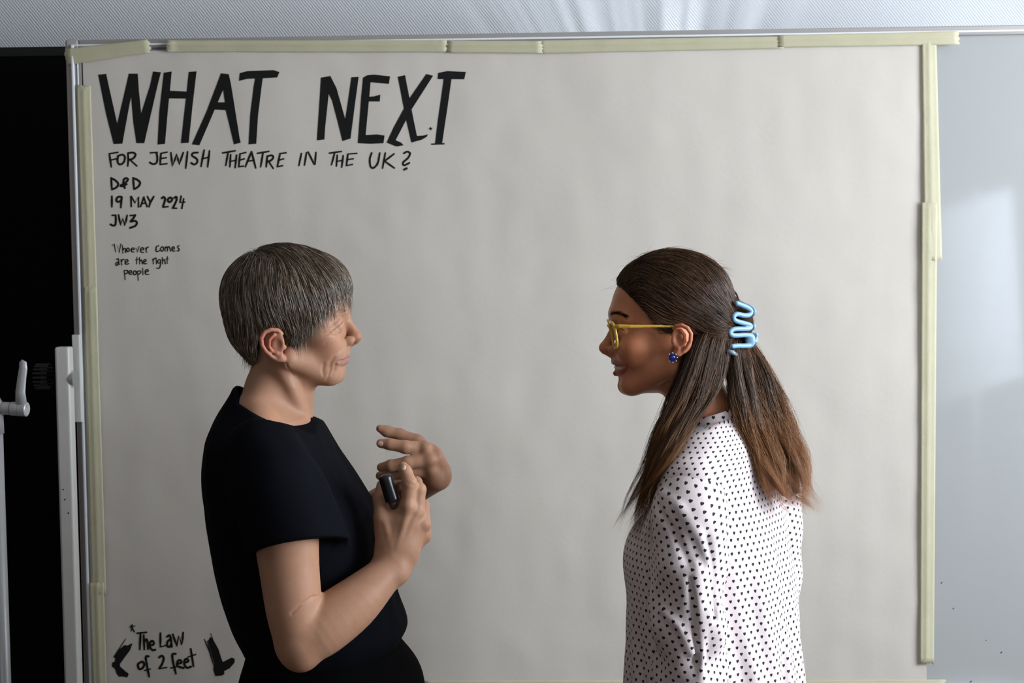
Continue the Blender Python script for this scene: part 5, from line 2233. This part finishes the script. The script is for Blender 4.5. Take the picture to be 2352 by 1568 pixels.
def low_right(P):
    d = smin(torso_right(P, .88), s_ell(P, (RX, YR, .88), (.10, .12, .11)), .05)
    d = smin(d, legs(P, RX, YR, .84, .085, -1, -.02), .05)
    for ch in (SLEEVE_R, SLEEVE_RF):
        d = smin(d, s_chain(P, ch, [.045, .042, .040, .038, .034, .027, .025], .01), .02)
    return d


def hand_right(P, ch=None, sgn=1):
    ch = ch or SLEEVE_R
    w, e = np.array(ch[-1]), np.array(ch[-2])
    dn = (w - e) / np.linalg.norm(w - e)
    fx = FACE
    ac = np.cross(dn, fx)
    d = s_cap(P, e, w, .029, .0255)
    d = smin(d, s_capf(P, w, w + dn * .07, .026, .036, ac, .5), .012)
    for k, (off, ln, r) in enumerate(((.030, .078, .0088), (.010, .088, .0092), (-.010, .082, .0088), (-.028, .064, .0078))):
        b0 = w + dn * .085 + fx * off
        d = smin(d, s_chain(P, [b0, b0 + dn * ln * .5 + ac * .004, b0 + dn * ln * .8 + ac * .014 * sgn, b0 + dn * ln + ac * .022 * sgn], [r * 1.1, r, r * .92, r * .75]), .005)
    t0 = w + dn * .025 + fx * .026
    d = smin(d, s_chain(P, [t0, t0 + dn * .035 + fx * .014, t0 + dn * .065 + fx * .012], [.012, .011, .0085]), .01)
    return d


zc = Q(1600, 1010)[2]
hV = surf(body_right, (Q(1360, 1000, .14)[0] - .02, YR - .14, zc), (Q(1740, 1000, 0)[0], YR + .14, Q(1500, 540, .14)[2]), .00165)
lV = surf(low_right, (RX - .30, YR - .30, 0), (RX + .30, YR + .35, Q(1600, 960)[2]), .009)
hands = []
for ch, sg in ((SLEEVE_R, 1), (SLEEVE_RF, -1)):
    w = np.array(ch[-1])
    hands.append(surf(lambda P: hand_right(P, ch, sg), w - np.array([.09, .09, .20]), w + np.array([.09, .09, .12]), .003))
V, Fq = merge([hV, lV] + hands)
bodyR = np_obj('body', V, Fq, M_skinR)
adopt(bodyR, womanR)
set_color(bodyR, 'pigment', pigment(V, lip_right, [(Q(1386, 802), .011, .5), (Q(1455, 805, .045), .022, .4), (Q(1580, 775, .09), .03, .5)], YR))
print('bodyR', len(V), _time.time() - _t0)

# teeth, eyes
M_teeth = mat('teeth', (0.66, 0.62, 0.54), rough=0.25)
def teeth(P):
    q = fold(P, YR)
    d = s_ell(q, Q(1442, 843), (pr(32), pr(37), pr(9)))
    return smax(d, -s_ell(q, Q(1449, 843), (pr(28), pr(31), pr(14))), .001)
o = np_obj('teeth', *surf(teeth, (Q(1400, 843)[0], YR - .03, Q(1440, 860)[2]), (Q(1480, 843)[0], YR + .03, Q(1440, 826)[2]), .0012), M_teeth)
adopt(o, womanR)
M_eye = mat('eye_white', (0.62, 0.58, 0.54), rough=0.15)
M_iris = mat('dark_brown_iris', (0.018, 0.009, 0.006), rough=0.1)
for sg in (1, -1):
    c = EYE_R.copy()
    c[1] = YR - sg * (YR - EYE_R[1])
    bm = bmesh.new()
    bmesh.ops.create_uvsphere(bm, u_segments=24, v_segments=16, radius=pr(16.8))
    bmesh.ops.translate(bm, verts=bm.verts, vec=Vector(c))
    ey = bm_obj('eyeball', bm, M_eye, womanR, smooth=True)
    bm = bmesh.new()
    bmesh.ops.create_uvsphere(bm, u_segments=20, v_segments=12, radius=pr(9))
    for v in bm.verts:
        v.co.x *= .45
    bmesh.ops.translate(bm, verts=bm.verts, vec=Vector(c) + Vector((-pr(13.6), 0, 0)))
    io = bm_obj('iris', bm, M_iris, None, smooth=True)
    io.parent = ey
    io.matrix_parent_inverse = ey.matrix_parent_inverse.inverted() @ Matrix.Identity(4)
    io.matrix_parent_inverse = (Matrix.Translation(Vector(womanR.location)) @ ey.matrix_parent_inverse).inverted()

# brow and lashes
rs = np.random.default_rng(5)
M_hairR0 = hair_material('dark_brown_hair_base', (0.014, 0.007, 0.004), (0.028, 0.013, 0.007), (0.05, 0.024, 0.012), rough=.7, bumpy=True, spec=.12)
M_hairR = hair_material('dark_brown_hair', (0.018, 0.009, 0.0045), (0.062, 0.029, 0.014), (0.21, 0.105, 0.052), rough=.40, spec=.3, tip=(0.52, 0.22, 0.07))
brow = hits(head_right, [(1401 + t * 36 + rs.normal() * 1.2, 721 - 4 * math.sin(t * 2.6) + 9 * t * t + rs.normal() * 2.0) for t in rs.random(300)], YR - .12)
bp = flow_strands(np.array(brow), head_right, lambda P: np.tile(A3((.85, -.7, .05)), (len(P), 1)), 5, np.full(len(brow), .0017), np.full(len(brow), .0008), rs, .15)
o = strand_mesh('eyebrow', np.array(bp), .00017, M_hairR0, None)
o['kind'] = 'stuff'
adopt(o, womanR)
la = hits(head_right, [(1414 + t * 22, 753 + 6 * t * t) for t in np.linspace(0, 1, 30)], YR - .12)
lp = [[p + (np.array([-.8, -.4, .25]) + rs.normal(size=3) * .1) * .006 * k / 4 + np.array([0, -.0005, .0010 * (k / 4) ** 2]) for k in range(5)] for p in la]
o = strand_mesh('eyelashes', np.array(lp), .00022, M_hairR0, None)
o['kind'] = 'stuff'
adopt(o, womanR)

# ---- blouse
zs_t = LTR[0]
cum = np.concatenate([[0], np.cumsum(np.sqrt(np.diff(zs_t) ** 2 + np.diff(LTR[4]) ** 2))])
tt = np.linspace(-np.pi, np.pi, 400)
sp = np.sqrt((.125 * np.sin(tt)) ** 2 + (.172 * np.cos(tt)) ** 2)
arc = np.concatenate([[0], np.cumsum((sp[1:] + sp[:-1]) / 2 * np.diff(tt))])
arc -= arc[200]


def blouse_uv(V):
    th = local_angle(V)
    return np.stack([np.interp(th, tt, arc), np.interp(V[:, 2], zs_t, cum)], -1)


V, Fq = surf(blouse_right, (RX - .24, YR - .26, Q(1600, 1688)[2]), (RX + .24, YR + .28, Q(1600, 930)[2]), .0030)
o = np_obj('blouse', V, Fq, M_heart)
adopt(o, womanR)
set_uv(o, blouse_uv(V), arc[-1] - arc[0])
blouseR = o

_hs = lambda *p: hits(lambda P: s_chain(P, SLEEVE_R, SLEEVE_RR, .03), p, YR - .26)
FOLDS_S += [(_hs((1520, 1130), (1560, 1165), (1605, 1230), (1630, 1290)), .003, .014, 1),
            (_hs((1512, 1165), (1545, 1215), (1580, 1290)), .0015, .012, -1),
            (_hs((1600, 1300), (1606, 1400), (1612, 1500), (1610, 1567)), .0035, .012, 1),
            (_hs((1585, 1330), (1592, 1420), (1598, 1520)), .002, .012, -1),
            (_hs((1520, 1400), (1560, 1440), (1590, 1500)), .002, .014, 1),
            (_hs((1625, 1240), (1640, 1320), (1640, 1420)), .002, .012, -1)]


def sleeve_uv(V, ch):
    ch = np.array(ch)
    o_ = np.argsort(ch[:, 2])
    cx, cy = np.interp(V[:, 2], ch[o_, 2], ch[o_, 0]), np.interp(V[:, 2], ch[o_, 2], ch[o_, 1])
    th = np.arctan2(V[:, 0] - cx, -(V[:, 1] - cy))
    z0, rc = ch[0, 2], .052
    w = np.where(V[:, 2] < z0, V[:, 2], z0 + rc * np.arcsin(np.clip((V[:, 2] - z0) / rc, 0, 1)))
    u = th * .0525
    ca, sa = math.cos(.30), math.sin(.30)
    return np.stack([u * ca - w * sa, u * sa + w * ca], -1)


for fn, ch, nm in ((sleeve_right, SLEEVE_R, 'sleeve'), (lambda P: smax(s_chain(P, SLEEVE_RF, SLEEVE_RR, .03), f4(SLEEVE_RF[-1][2]) - P[..., 2], .003), SLEEVE_RF, 'sleeve')):
    A = np.array(ch)
    V, Fq = surf(fn, A.min(0) - .07, A.max(0) + .07, .0031 if ch is SLEEVE_R else .006)
    o = np_obj(nm, V, Fq, M_heart)
    set_uv(o, sleeve_uv(V, ch))
    o.parent = blouseR
    o.matrix_parent_inverse = (Matrix.Translation(Vector(womanR.location)) @ blouseR.matrix_parent_inverse).inverted()
V, Fq = surf(collar_right, (Q(1530, 1060)[0], YR - .11, Q(1650, 1062)[2]), (Q(1770, 1010)[0], YR + .11, Q(1650, 905)[2]), .0021)
o = np_obj('collar', V, Fq, M_heart)
c = Q(1648, 960)
th = np.arctan2(V[:, 0] - c[0], -(V[:, 1] - c[1]))
set_uv(o, np.stack([th * .056, V[:, 2]], -1), 2 * np.pi * .056)
o.parent = blouseR
o.matrix_parent_inverse = (Matrix.Translation(Vector(womanR.location)) @ blouseR.matrix_parent_inverse).inverted()

M_jeans = mat('dark_blue_denim', (0.02, 0.025, 0.045), rough=0.8, noise_amt=.2, noise_scale=300)


def trousers_right(P):
    d = s_ell(P, (RX, YR, .85), (.118, .14, .13))
    for s in (-1, 1):
        d = smin(d, s_chain(P, [(RX, YR + s * .085, .80), (RX - .01, YR + s * .085, .48), (RX + .01, YR + s * .08, .10)], [.10, .075, .06], .03), .04)
    return smax(d, f4(.085) - P[..., 2], .004)


o = np_obj('trousers', *surf(trousers_right, (RX - .26, YR - .25, .05), (RX + .26, YR + .25, 1.0), .009), M_jeans)
adopt(o, womanR)
for s in (-1, 1):
    def shoe(P, s=s):
        c = (RX, YR + s * .08, 0)
        d = s_capf(P, (c[0] + .045, c[1], .045), (c[0] - .15, c[1] + s * .012, .034), .044, .042, (0, 0, 1), .85)
        d = smin(d, s_cap(P, (c[0] + .03, c[1], .06), (c[0] + .02, c[1], .11), .046, .05), .03)
        return smax(d, f4(.0005) - P[..., 2], .002)
    o = np_obj('shoe', *surf(shoe, (RX - .25, YR + s * .08 - .08, -.01), (RX + .15, YR + s * .08 + .08, .15), .005), M_shoe)
    adopt(o, womanR)
print('blouseR', _time.time() - _t0)

# ---- long brown hair, half up in a claw clip
HAIR_POLY_R = [(1395, 540), (1404, 640), (1412, 657), (1436, 676), (1456, 700), (1476, 721), (1490, 738), (1496, 760), (1516, 768), (1532, 758), (1546, 745),
               (1566, 741), (1585, 750), (1595, 768), (1590, 792), (1575, 812), (1558, 832), (1556, 880), (1690, 880), (1740, 800), (1740, 540)]


def hair_vol_right(q):
    d = s_ell(q, Q(1546, 684), (pr(138), pr(110), pr(112)))
    d = smin(d, s_ell(q, Q(1486, 706), (pr(80), pr(95), pr(92))), pr(25))
    d = smin(d, s_ell(q, Q(1622, 745), (pr(66), pr(86), pr(80))), pr(28))
    d = smin(d, s_ell(q, Q(1600, 815), (pr(44), pr(76), pr(60))), pr(25))
    return d


def hair_base_right(P):
    q = fold(P, YR)
    d = hair_vol_right(q) + f4(.003)
    px, py = to_px(q)
    d = smax(d, s_poly2(px, py, HAIR_POLY_R) / f4(1402) + f4(.003), .006)
    return d + f4(.0010) * nz(q * A3((.4, 1, 1)), 260, 15)


# bulk of the falling hair: front lock over the shoulder and tail down the back
def lock(pts, rad):
    return [Q(*p) for p in pts], [pr(r) for r in rad]


FRONT = [lock([(1604, 790, .036), (1586, 860, .064), (1566, 920, .078), (1540, 975, .095), (1517, 1040, .108), (1497, 1095, .110)], [20, 20, 19, 15, 9, 3]),
         lock([(1630, 800, .030), (1617, 860, .052), (1602, 915, .064), (1572, 970, .093), (1542, 1035, .124), (1515, 1085, .132)], [22, 21, 18, 14, 8, 3]),
         lock([(1648, 820, .045), (1640, 870, .050), (1622, 920, .060), (1590, 968, .095), (1560, 1020, .130)], [18, 16, 12, 8, 3])]
BACK = [lock([(1695, 805, .01), (1704, 860, .02), (1720, 930, .035), (1742, 1000, .055), (1772, 1070, .07), (1800, 1130, .075)], [17, 21, 24, 24, 19, 8]),
        lock([(1712, 800, .0), (1738, 860, .005), (1764, 930, .02), (1790, 1000, .04), (1815, 1070, .055), (1828, 1125, .06)], [14, 20, 24, 24, 19, 8]),
        lock([(1680, 800, .02), (1690, 860, .035), (1702, 930, .05), (1722, 1000, .07), (1755, 1075, .085)], [15, 15, 14, 12, 5])]
BUN = [lock([(1680, 700, 0), (1698, 735, 0), (1698, 790, 0)], [24, 30, 26])]


def bulk_right(P):
    d = None
    for pts, rad in FRONT + BACK + BUN:
        c = s_chain(P, pts, rad, .008)
        d = c if d is None else smin(d, c, .010)
    return d + f4(.0022) * nz(P * A3((1, 1, .15)), 300, 17)


hbV, hbF = surf(hair_base_right, (Q(1390, 900, .13)[0], YR - .13, Q(1600, 900)[2]), (Q(1750, 900, 0)[0], YR + .13, Q(1600, 540)[2]), .0022)
bkV, bkF = surf(bulk_right, (Q(1440, 1200, .1)[0], YR - .19, Q(1600, 1200)[2]), (Q(1880, 700, 0)[0], YR + .09, Q(1600, 660)[2]), .0024)
o = np_obj('hair', *merge([(hbV, hbF), (bkV, bkF)]), M_hairR0)
adopt(o, womanR)

CLIP = A3(Q(1692, 745))
volR = lambda P: hair_vol_right(fold(P, YR))


def dir_right(P):
    v = CLIP - P
    v[:, 1] *= .55
    u = v / (np.linalg.norm(v, axis=1, keepdims=True) + 1e-6)
    z = P[:, 2:3]
    lowz = f4(Q(1600, 800)[2])
    k = np.clip((lowz - z) / f4(.03), 0, 1)
    sag = A3((0, 0, -.22))
    fr = np.clip((f4(Q(1475, 650)[0]) - P[:, 0:1]) / f4(.05), 0, 1)
    D = u * (1 - k) + A3((.10, 0, -1)) * k + sag * (1 - k) * (1 - fr)
    lat = np.clip(np.abs(P[:, 1:2] - f4(YR)) / f4(.075), 0, 1)
    up = np.concatenate([np.full_like(lat, .6), np.zeros_like(lat), .85 * (1 - lat) + .05], 1)
    D = D * (1 - fr) + up * fr
    return D + .16 * np.stack([nz(P, 120, 41), nz(P, 120, 42), nz(P, 120, 43)], -1)


NS = 8200
w = np.where(hbV[:, 1] < YR + .03, 1.0, .3) * (np.abs(volR(hbV.astype(f4))) < .0055)
idx = rs.choice(len(hbV), size=NS, p=w / w.sum())
seeds = hbV[idx] + rs.normal(size=(NS, 3)) * .0008
dist = np.linalg.norm(seeds - CLIP, axis=1)
L = np.minimum(rs.uniform(.03, .085, NS), np.maximum(dist - .012, .012))
lift = rs.uniform(-.0012, .0016, NS) + (rs.random(NS) < .03) * rs.uniform(0, .004, NS)
paths = flow_strands(seeds, volR, dir_right, 8, L / 7, lift, rs, .06)


def strands_obj(name, paths, rad, tipv):
    o = strand_mesh(name, paths, rad, M_hairR, None)
    n, m, _ = paths.shape
    t = np.repeat(tipv.reshape(n, m), 3, axis=1).reshape(-1)
    at = o.data.attributes.new('tip', 'FLOAT', 'POINT')
    at.data.foreach_set('value', np.ascontiguousarray(t, dtype=np.float32))
    o['kind'] = 'stuff'
    adopt(o, womanR)
    return o


strands_obj('hair_strands', paths, rs.uniform(.00020, .00036, NS), np.zeros((NS, 8)))

# hairline wisps
st = edge_starts(200, [(1412, 655), (1436, 674), (1456, 698), (1476, 718), (1490, 736), (1496, 758), (1516, 766)], rs, 0)
H = np.array(hits(hair_base_right, [(p[0] + 6, p[1] - 6) for p in st], YR - .13))
w1 = wisps(H, np.tile(np.array([[-.25, -.35, .25]]), (len(H), 1)), 9, rs.uniform(.004, .012, len(H)), rs, wob=.45)
top = []
for k in range(110):
    t = rs.random()
    x = 1408 + t * 270
    y = 684 - 111 * math.sqrt(max(0, 1 - ((x - 1546) / 139) ** 2))
    p = Q(x, y + 2, rs.uniform(-.03, .04))
    top.append(p)
top = np.array(top)
nrm = top - Q(1546, 690)
nrm[:, 1] = 0
nrm /= np.linalg.norm(nrm, axis=1, keepdims=True)
w2 = wisps(top, nrm * .35 + np.array([.9, 0, 0]) * np.where(rs.random((len(top), 1)) < .6, 1, -1), 9, rs.uniform(.008, .030, len(top)), rs, wob=.25)
w = np.concatenate([w1, w2])
strands_obj('stray_hairs', w, np.full(len(w), .00013), np.zeros(w.shape[:2]))


def lock_strands(centre, radii, n, m, length_extra, rs, curl, seed, ragged=.22, nclump=26):
    """strands filling a lock in clumps: centreline points (world) and radii (m), m samples per strand"""
    C = np.array([c for c in catmull(centre, 8)])
    Rr = np.interp(np.linspace(0, 1, len(C)), np.linspace(0, 1, len(radii)), radii)
    s = np.concatenate([[0], np.cumsum(np.linalg.norm(np.diff(C, axis=0), axis=1))])
    s /= s[-1]
    out = np.zeros((n, m, 3))
    u = np.linspace(0, 1, m)
    ca = rs.random(nclump) * 2 * np.pi
    cr = np.sqrt(rs.random(nclump)) * .95
    cp = rs.random((nclump, 4)) * 6.28
    cf = rs.uniform(6, 12, (nclump, 2))
    cl = rs.uniform(-ragged, length_extra, nclump)
    for i in range(n):
        k = rs.integers(nclump)
        a = rs.random() * 2 * np.pi
        rr = math.sqrt(rs.random())
        loose = rs.random() < .16
        s0 = rs.uniform(0, .12)
        s1 = 1 + cl[k] + rs.normal() * .04
        q = s0 + (s1 - s0) * u
        cx = np.stack([np.interp(q, s, C[:, j]) for j in range(3)], -1)
        ext = np.clip(q - 1, 0, None)[:, None] * (C[-1] - C[-5])[None] * (1.0 / (s[-1] - s[-5]))
        R = np.maximum(np.interp(q, s, Rr), .004)
        pin = np.clip(1 - .55 * q, .3, 1) * (.75 if not loose else 1.3)
        ox = cr[k] * math.cos(ca[k]) * .80 + rr * math.cos(a) * .45 * pin
        oy = cr[k] * math.sin(ca[k]) * .80 + rr * math.sin(a) * .45 * pin
        wv = curl * (.15 + np.clip(q, 0, 1.2) ** 1.4)
        j1, j2 = (rs.normal() * .35, rs.normal() * .35) if not loose else (rs.random() * 6, rs.random() * 6)
        fx = ox * R + wv * np.sin(q * cf[k, 0] + cp[k, 0] + j1) + .25 * wv * np.sin(q * 23 + cp[k, 2] + j2)
        fy = oy * R + wv * np.cos(q * cf[k, 1] + cp[k, 1] + j2)
        out[i] = cx + ext + fx[:, None] * np.array([1, 0, .25]) + fy[:, None] * np.array([0, 1, 0])
    return out


def push_out(paths, fn, gap):
    sh = paths.shape
    P = paths.reshape(-1, 3).astype(f4)
    for it in range(2):
        d0, g = grad(fn, P, .002)
        g = g / (np.linalg.norm(g, axis=1, keepdims=True) + 1e-6)
        P = P + g * np.clip(f4(gap) - d0, 0, .03)[:, None]
    return P.reshape(sh)


clothR = lambda P: np.minimum(blouse_right(P), sleeve_right(P))
FT = [([(1622, 740, .015), (1602, 785, .056), (1580, 855, .075), (1556, 920, .085), (1528, 975, .100), (1505, 1040, .112), (1484, 1100, .112), (1458, 1145, .105), (1446, 1170, .10)],
       [26, 26, 28, 28, 26, 22, 20, 14, 10]),
      ([(1645, 745, .012), (1632, 785, .048), (1617, 855, .061), (1598, 915, .074), (1566, 970, .105), (1533, 1035, .135), (1508, 1090, .135), (1486, 1145, .120), (1468, 1195, .11)],
       [26, 28, 29, 27, 24, 20, 16, 12, 8]),
      ([(1662, 755, .008), (1654, 795, .038), (1641, 865, .050), (1622, 920, .065), (1588, 968, .100), (1555, 1025, .140), (1522, 1080, .145), (1500, 1110, .14)], [22, 24, 23, 20, 16, 12, 8, 6])]
fp = []
for (pts, rad), n in zip(FT, (1450, 1350, 800)):
    fp.append(lock_strands([Q(*p) for p in pts], [pr(r) for r in rad], n, 13, .06, rs, .0095, 1))
fp = push_out(np.concatenate(fp), clothR, .002)
u = np.linspace(0, 1, 13)[None] * np.ones((len(fp), 1))
strands_obj('front_lock_strands', fp, rs.uniform(.00018, .00034, len(fp)), np.clip((u - .45) * 1.0, 0, .55) * rs.uniform(.3, 1, (len(fp), 1)))
BT = [([(1690, 765, .0), (1696, 800, .012), (1705, 860, .025), (1720, 930, .04), (1742, 1000, .06), (1774, 1070, .075), (1804, 1132, .08), (1826, 1158, .08)], [20, 24, 32, 38, 40, 37, 30, 22]),
      ([(1700, 765, .0), (1716, 800, .0), (1741, 860, .01), (1768, 930, .025), (1794, 1000, .045), (1820, 1070, .06), (1832, 1125, .065), (1850, 1148, .065)], [16, 19, 30, 38, 40, 36, 28, 20]),
      ([(1676, 765, .010), (1681, 800, .025), (1688, 860, .04), (1700, 930, .055), (1722, 1000, .075), (1756, 1075, .09), (1790, 1150, .09)], [18, 22, 23, 22, 22, 18, 12])]
bp = []
for (pts, rad), n in zip(BT, (2000, 1950, 1000)):
    bp.append(lock_strands([Q(*p) for p in pts], [pr(r) for r in rad], n, 13, .05, rs, .0110, 2))
bp = push_out(np.concatenate(bp), clothR, .002)
u = np.linspace(0, 1, 13)[None] * np.ones((len(bp), 1))
strands_obj('back_tail_strands', bp, rs.uniform(.00018, .00034, len(bp)), np.clip((u - .30) * 1.6, 0, 1) * rs.uniform(.35, 1, (len(bp), 1)))
# frizzy outliers round the tail
fz = []
for k in range(420):
    pts, rad = BT[1] if k % 3 else BT[0]
    r = [pr(v) * 1.0 for v in rad]
    fz.append(lock_strands([Q(p[0] + rs.uniform(-4, 14), p[1], p[2]) for p in pts], r, 1, 16, .06, rs, .013, 3)[0])
fz = push_out(np.array(fz), clothR, .002)
strands_obj('frizz_strands', fz, np.full(len(fz), .00013), np.full(fz.shape[:2], .5))
# bun strands under the clip
bn = lock_strands([Q(1655, 690, .0), Q(1685, 715, .0), Q(1702, 745, 0), Q(1700, 790, 0)], [pr(30), pr(30), pr(30), pr(26)], 700, 14, .0, rs, .001, 4)
strands_obj('gathered_strands', bn, rs.uniform(.0002, .00034, len(bn)), np.full(bn.shape[:2], .15))
lp_ = [[Q(1668, 650), Q(1682, 664), Q(1692, 676), Q(1697, 690), Q(1700, 700)]]
o = tube('loop_strand', [tuple(p) for p in catmull(lp_[0], 5)], .0016, M_hairR, womanR, n=8)
print('hairR', _time.time() - _t0)

# ---- claw clip
M_clip = mat('pale_blue_plastic', (0.21, 0.38, 0.54), rough=0.38)
serp = [(1692, 696), (1705, 701), (1718, 707), (1725, 715), (1720, 723), (1707, 724), (1693, 721), (1685, 726), (1686, 734), (1697, 739), (1712, 743),
        (1723, 747), (1722, 753), (1709, 755), (1693, 755), (1682, 757), (1676, 763), (1681, 769), (1693, 770), (1709, 769), (1722, 771), (1729, 780),
        (1724, 792), (1709, 794), (1694, 794), (1682, 795)]


def clip_half(sign, dx):
    def dd(px):
        return sign * (.016 + .030 * np.clip((1730 - px) / 55, 0, 1) ** .8)
    pts = [Q(x + dx, y, dd(x)) for x, y in catmull(serp, 3)]
    n = len(pts)

    def fn(P):
        d = s_chain(P, pts, [pr(5.6)] * n)
        pl = s_ell(P, Q(1723 + dx, 781, dd(1723)), (pr(12), pr(6), pr(17)))
        d = smin(d, pl, pr(3))
        return d
    A = np.array(pts)
    return surf(fn, A.min(0) - .012, A.max(0) + .012, .0011)


cl = empty('claw_clip', Q(1715, 795, .0))
tag(cl, 'pale blue plastic claw clip with wavy teeth in brown hair', 'hair clip')
for sg, dx in ((1, 0), (-1, 7)):
    o = np_obj('jaw', *clip_half(sg, dx), M_clip)
    adopt(o, cl)
tube('hinge_pin', [tuple(Q(1734, 770, .022)), tuple(Q(1738, 768, -.022))], pr(5), M_clip, cl)
tube('hinge_spring', [tuple(Q(1731, 784, .012)), tuple(Q(1734, 783, -.012))], pr(6), M_steel, cl)
tube('tooth_tip', [tuple(Q(1670, 806, .05)), tuple(Q(1682, 809, .047)), tuple(Q(1693, 816, .043))], [pr(4), pr(6), pr(3)], mat('shaded_blue_grey_plastic', (0.18, 0.24, 0.30), rough=.3), cl)

# ---- glasses
M_frame = mat('amber_acetate', (0.92, 0.58, 0.06), rough=0.15, trans=0.2, ior=1.47, coat=.3)
M_lens = bpy.data.materials.new('clear_lens')
M_lens.use_nodes = True
_n = M_lens.node_tree
_n.nodes.remove(_n.nodes['Principled BSDF'])
_tr, _gl, _mx = _n.nodes.new('ShaderNodeBsdfTransparent'), _n.nodes.new('ShaderNodeBsdfGlossy'), _n.nodes.new('ShaderNodeMixShader')
_gl.inputs['Roughness'].default_value = .02
_mx.inputs[0].default_value = .05
_n.links.new(_tr.outputs[0], _mx.inputs[1])
_n.links.new(_gl.outputs[0], _mx.inputs[2])
_n.links.new(_mx.outputs[0], _n.nodes['Material Output'].inputs[0])
gl = empty('glasses', R3(1405, 797, 0))
tag(gl, 'amber yellow framed glasses worn by the person in the heart blouse', 'glasses')


def rim_pts(sg, n=28):
    out = []
    for k in range(n):
        a = 2 * math.pi * k / n
        c, s = math.cos(a), math.sin(a)
        ex = 2 / 3.2
        c2, s2 = math.copysign(abs(c) ** ex, c), math.copysign(abs(s) ** ex, s)
        lat = .0345 + .0245 * c2
        y = 766 - 29 * s2
        x = 1404 - 4.5 * s2 + 5.5 * (max(0, c2)) ** 2
        out.append(R3(x, y, sg * lat))
    return out


for sg in (1, -1):
    pts = rim_pts(sg)

    def rim(P):
        return s_chain(P, pts + [pts[0]], [.0022] * (len(pts) + 1), .001)
    A = np.array(pts)
    o = np_obj('rim', *surf(rim, A.min(0) - .006, A.max(0) + .006, .0010), M_frame)
    adopt(o, gl)
    bm = bmesh.new()
    f0 = [bm.verts.new(Vector(p) + Vector((.0004, 0, 0))) for p in pts]
    f1 = [bm.verts.new(Vector(p) + Vector((-.0006, 0, 0))) for p in pts]
    bm.faces.new(f0)
    bm.faces.new(f1[::-1])
    for k in range(len(pts)):
        bm.faces.new((f0[k], f1[k], f1[(k + 1) % len(pts)], f0[(k + 1) % len(pts)]))
    bm_obj('lens', bm, M_lens, gl)
    tp = [R3(1409, 746, sg * .0605), R3(1416, 745, sg * .067), R3(1440, 745, sg * .071), R3(1500, 744, sg * .076), R3(1540, 745, sg * .079), R3(1556, 757, sg * .079), R3(1566, 780, sg * .077)]

    def temr(p):
        return float(np.interp(p[0], [R3(1410, 745, 0)[0], R3(1540, 745, 0)[0]], [.0033, .0016]))

    def temple(P):
        d = None
        for a, b in zip(tp[:-1], tp[1:]):
            e_ = s_capf(P, a, b, temr(a), temr(b), (0, 1, 0), .55)
            d = e_ if d is None else np.minimum(d, e_)
        return d
    A = np.array(tp)
    o = np_obj('temple', *surf(temple, A.min(0) - .006, A.max(0) + .006, .0011), M_frame)
    adopt(o, gl)
bm = bmesh.new()
tube_bm(bm, [R3(1401, 752, .011), R3(1397, 748, .005), R3(1396, 747, 0), R3(1397, 748, -.005), R3(1401, 752, -.011)], .0020, n=10)
bm_obj('bridge', bm, M_frame, gl, smooth=True)

# ---- earring
M_gem = mat('deep_blue_gem', (0.012, 0.018, 0.16), rough=0.12, coat=.5)
M_pearl = mat('white_stone', (0.75, 0.75, 0.8), rough=0.15)
ec = Q(1545, 821, .088)
er = empty('earring', ec)
tag(er, 'blue flower stud earring with tiny white stones on the ear lobe', 'earring')
bm = bmesh.new()
bmesh.ops.create_icosphere(bm, subdivisions=2, radius=.0042)
for v in bm.verts:
    v.co.y *= .6
bmesh.ops.translate(bm, verts=bm.verts, vec=Vector(ec))
bm_obj('centre_gem', bm, M_gem, er)
for k in range(8):
    a = k * math.pi / 4
    for rr, rad, m_, nm in ((.0048, .0024, M_gem, 'petal'), (.0074, .0011, M_pearl, 'stone')):
        bm = bmesh.new()
        bmesh.ops.create_icosphere(bm, subdivisions=1, radius=rad)
        bmesh.ops.translate(bm, verts=bm.verts, vec=Vector(ec) + Vector((rr * math.cos(a), 0, rr * math.sin(a))))
        bm_obj(nm, bm, m_, er)
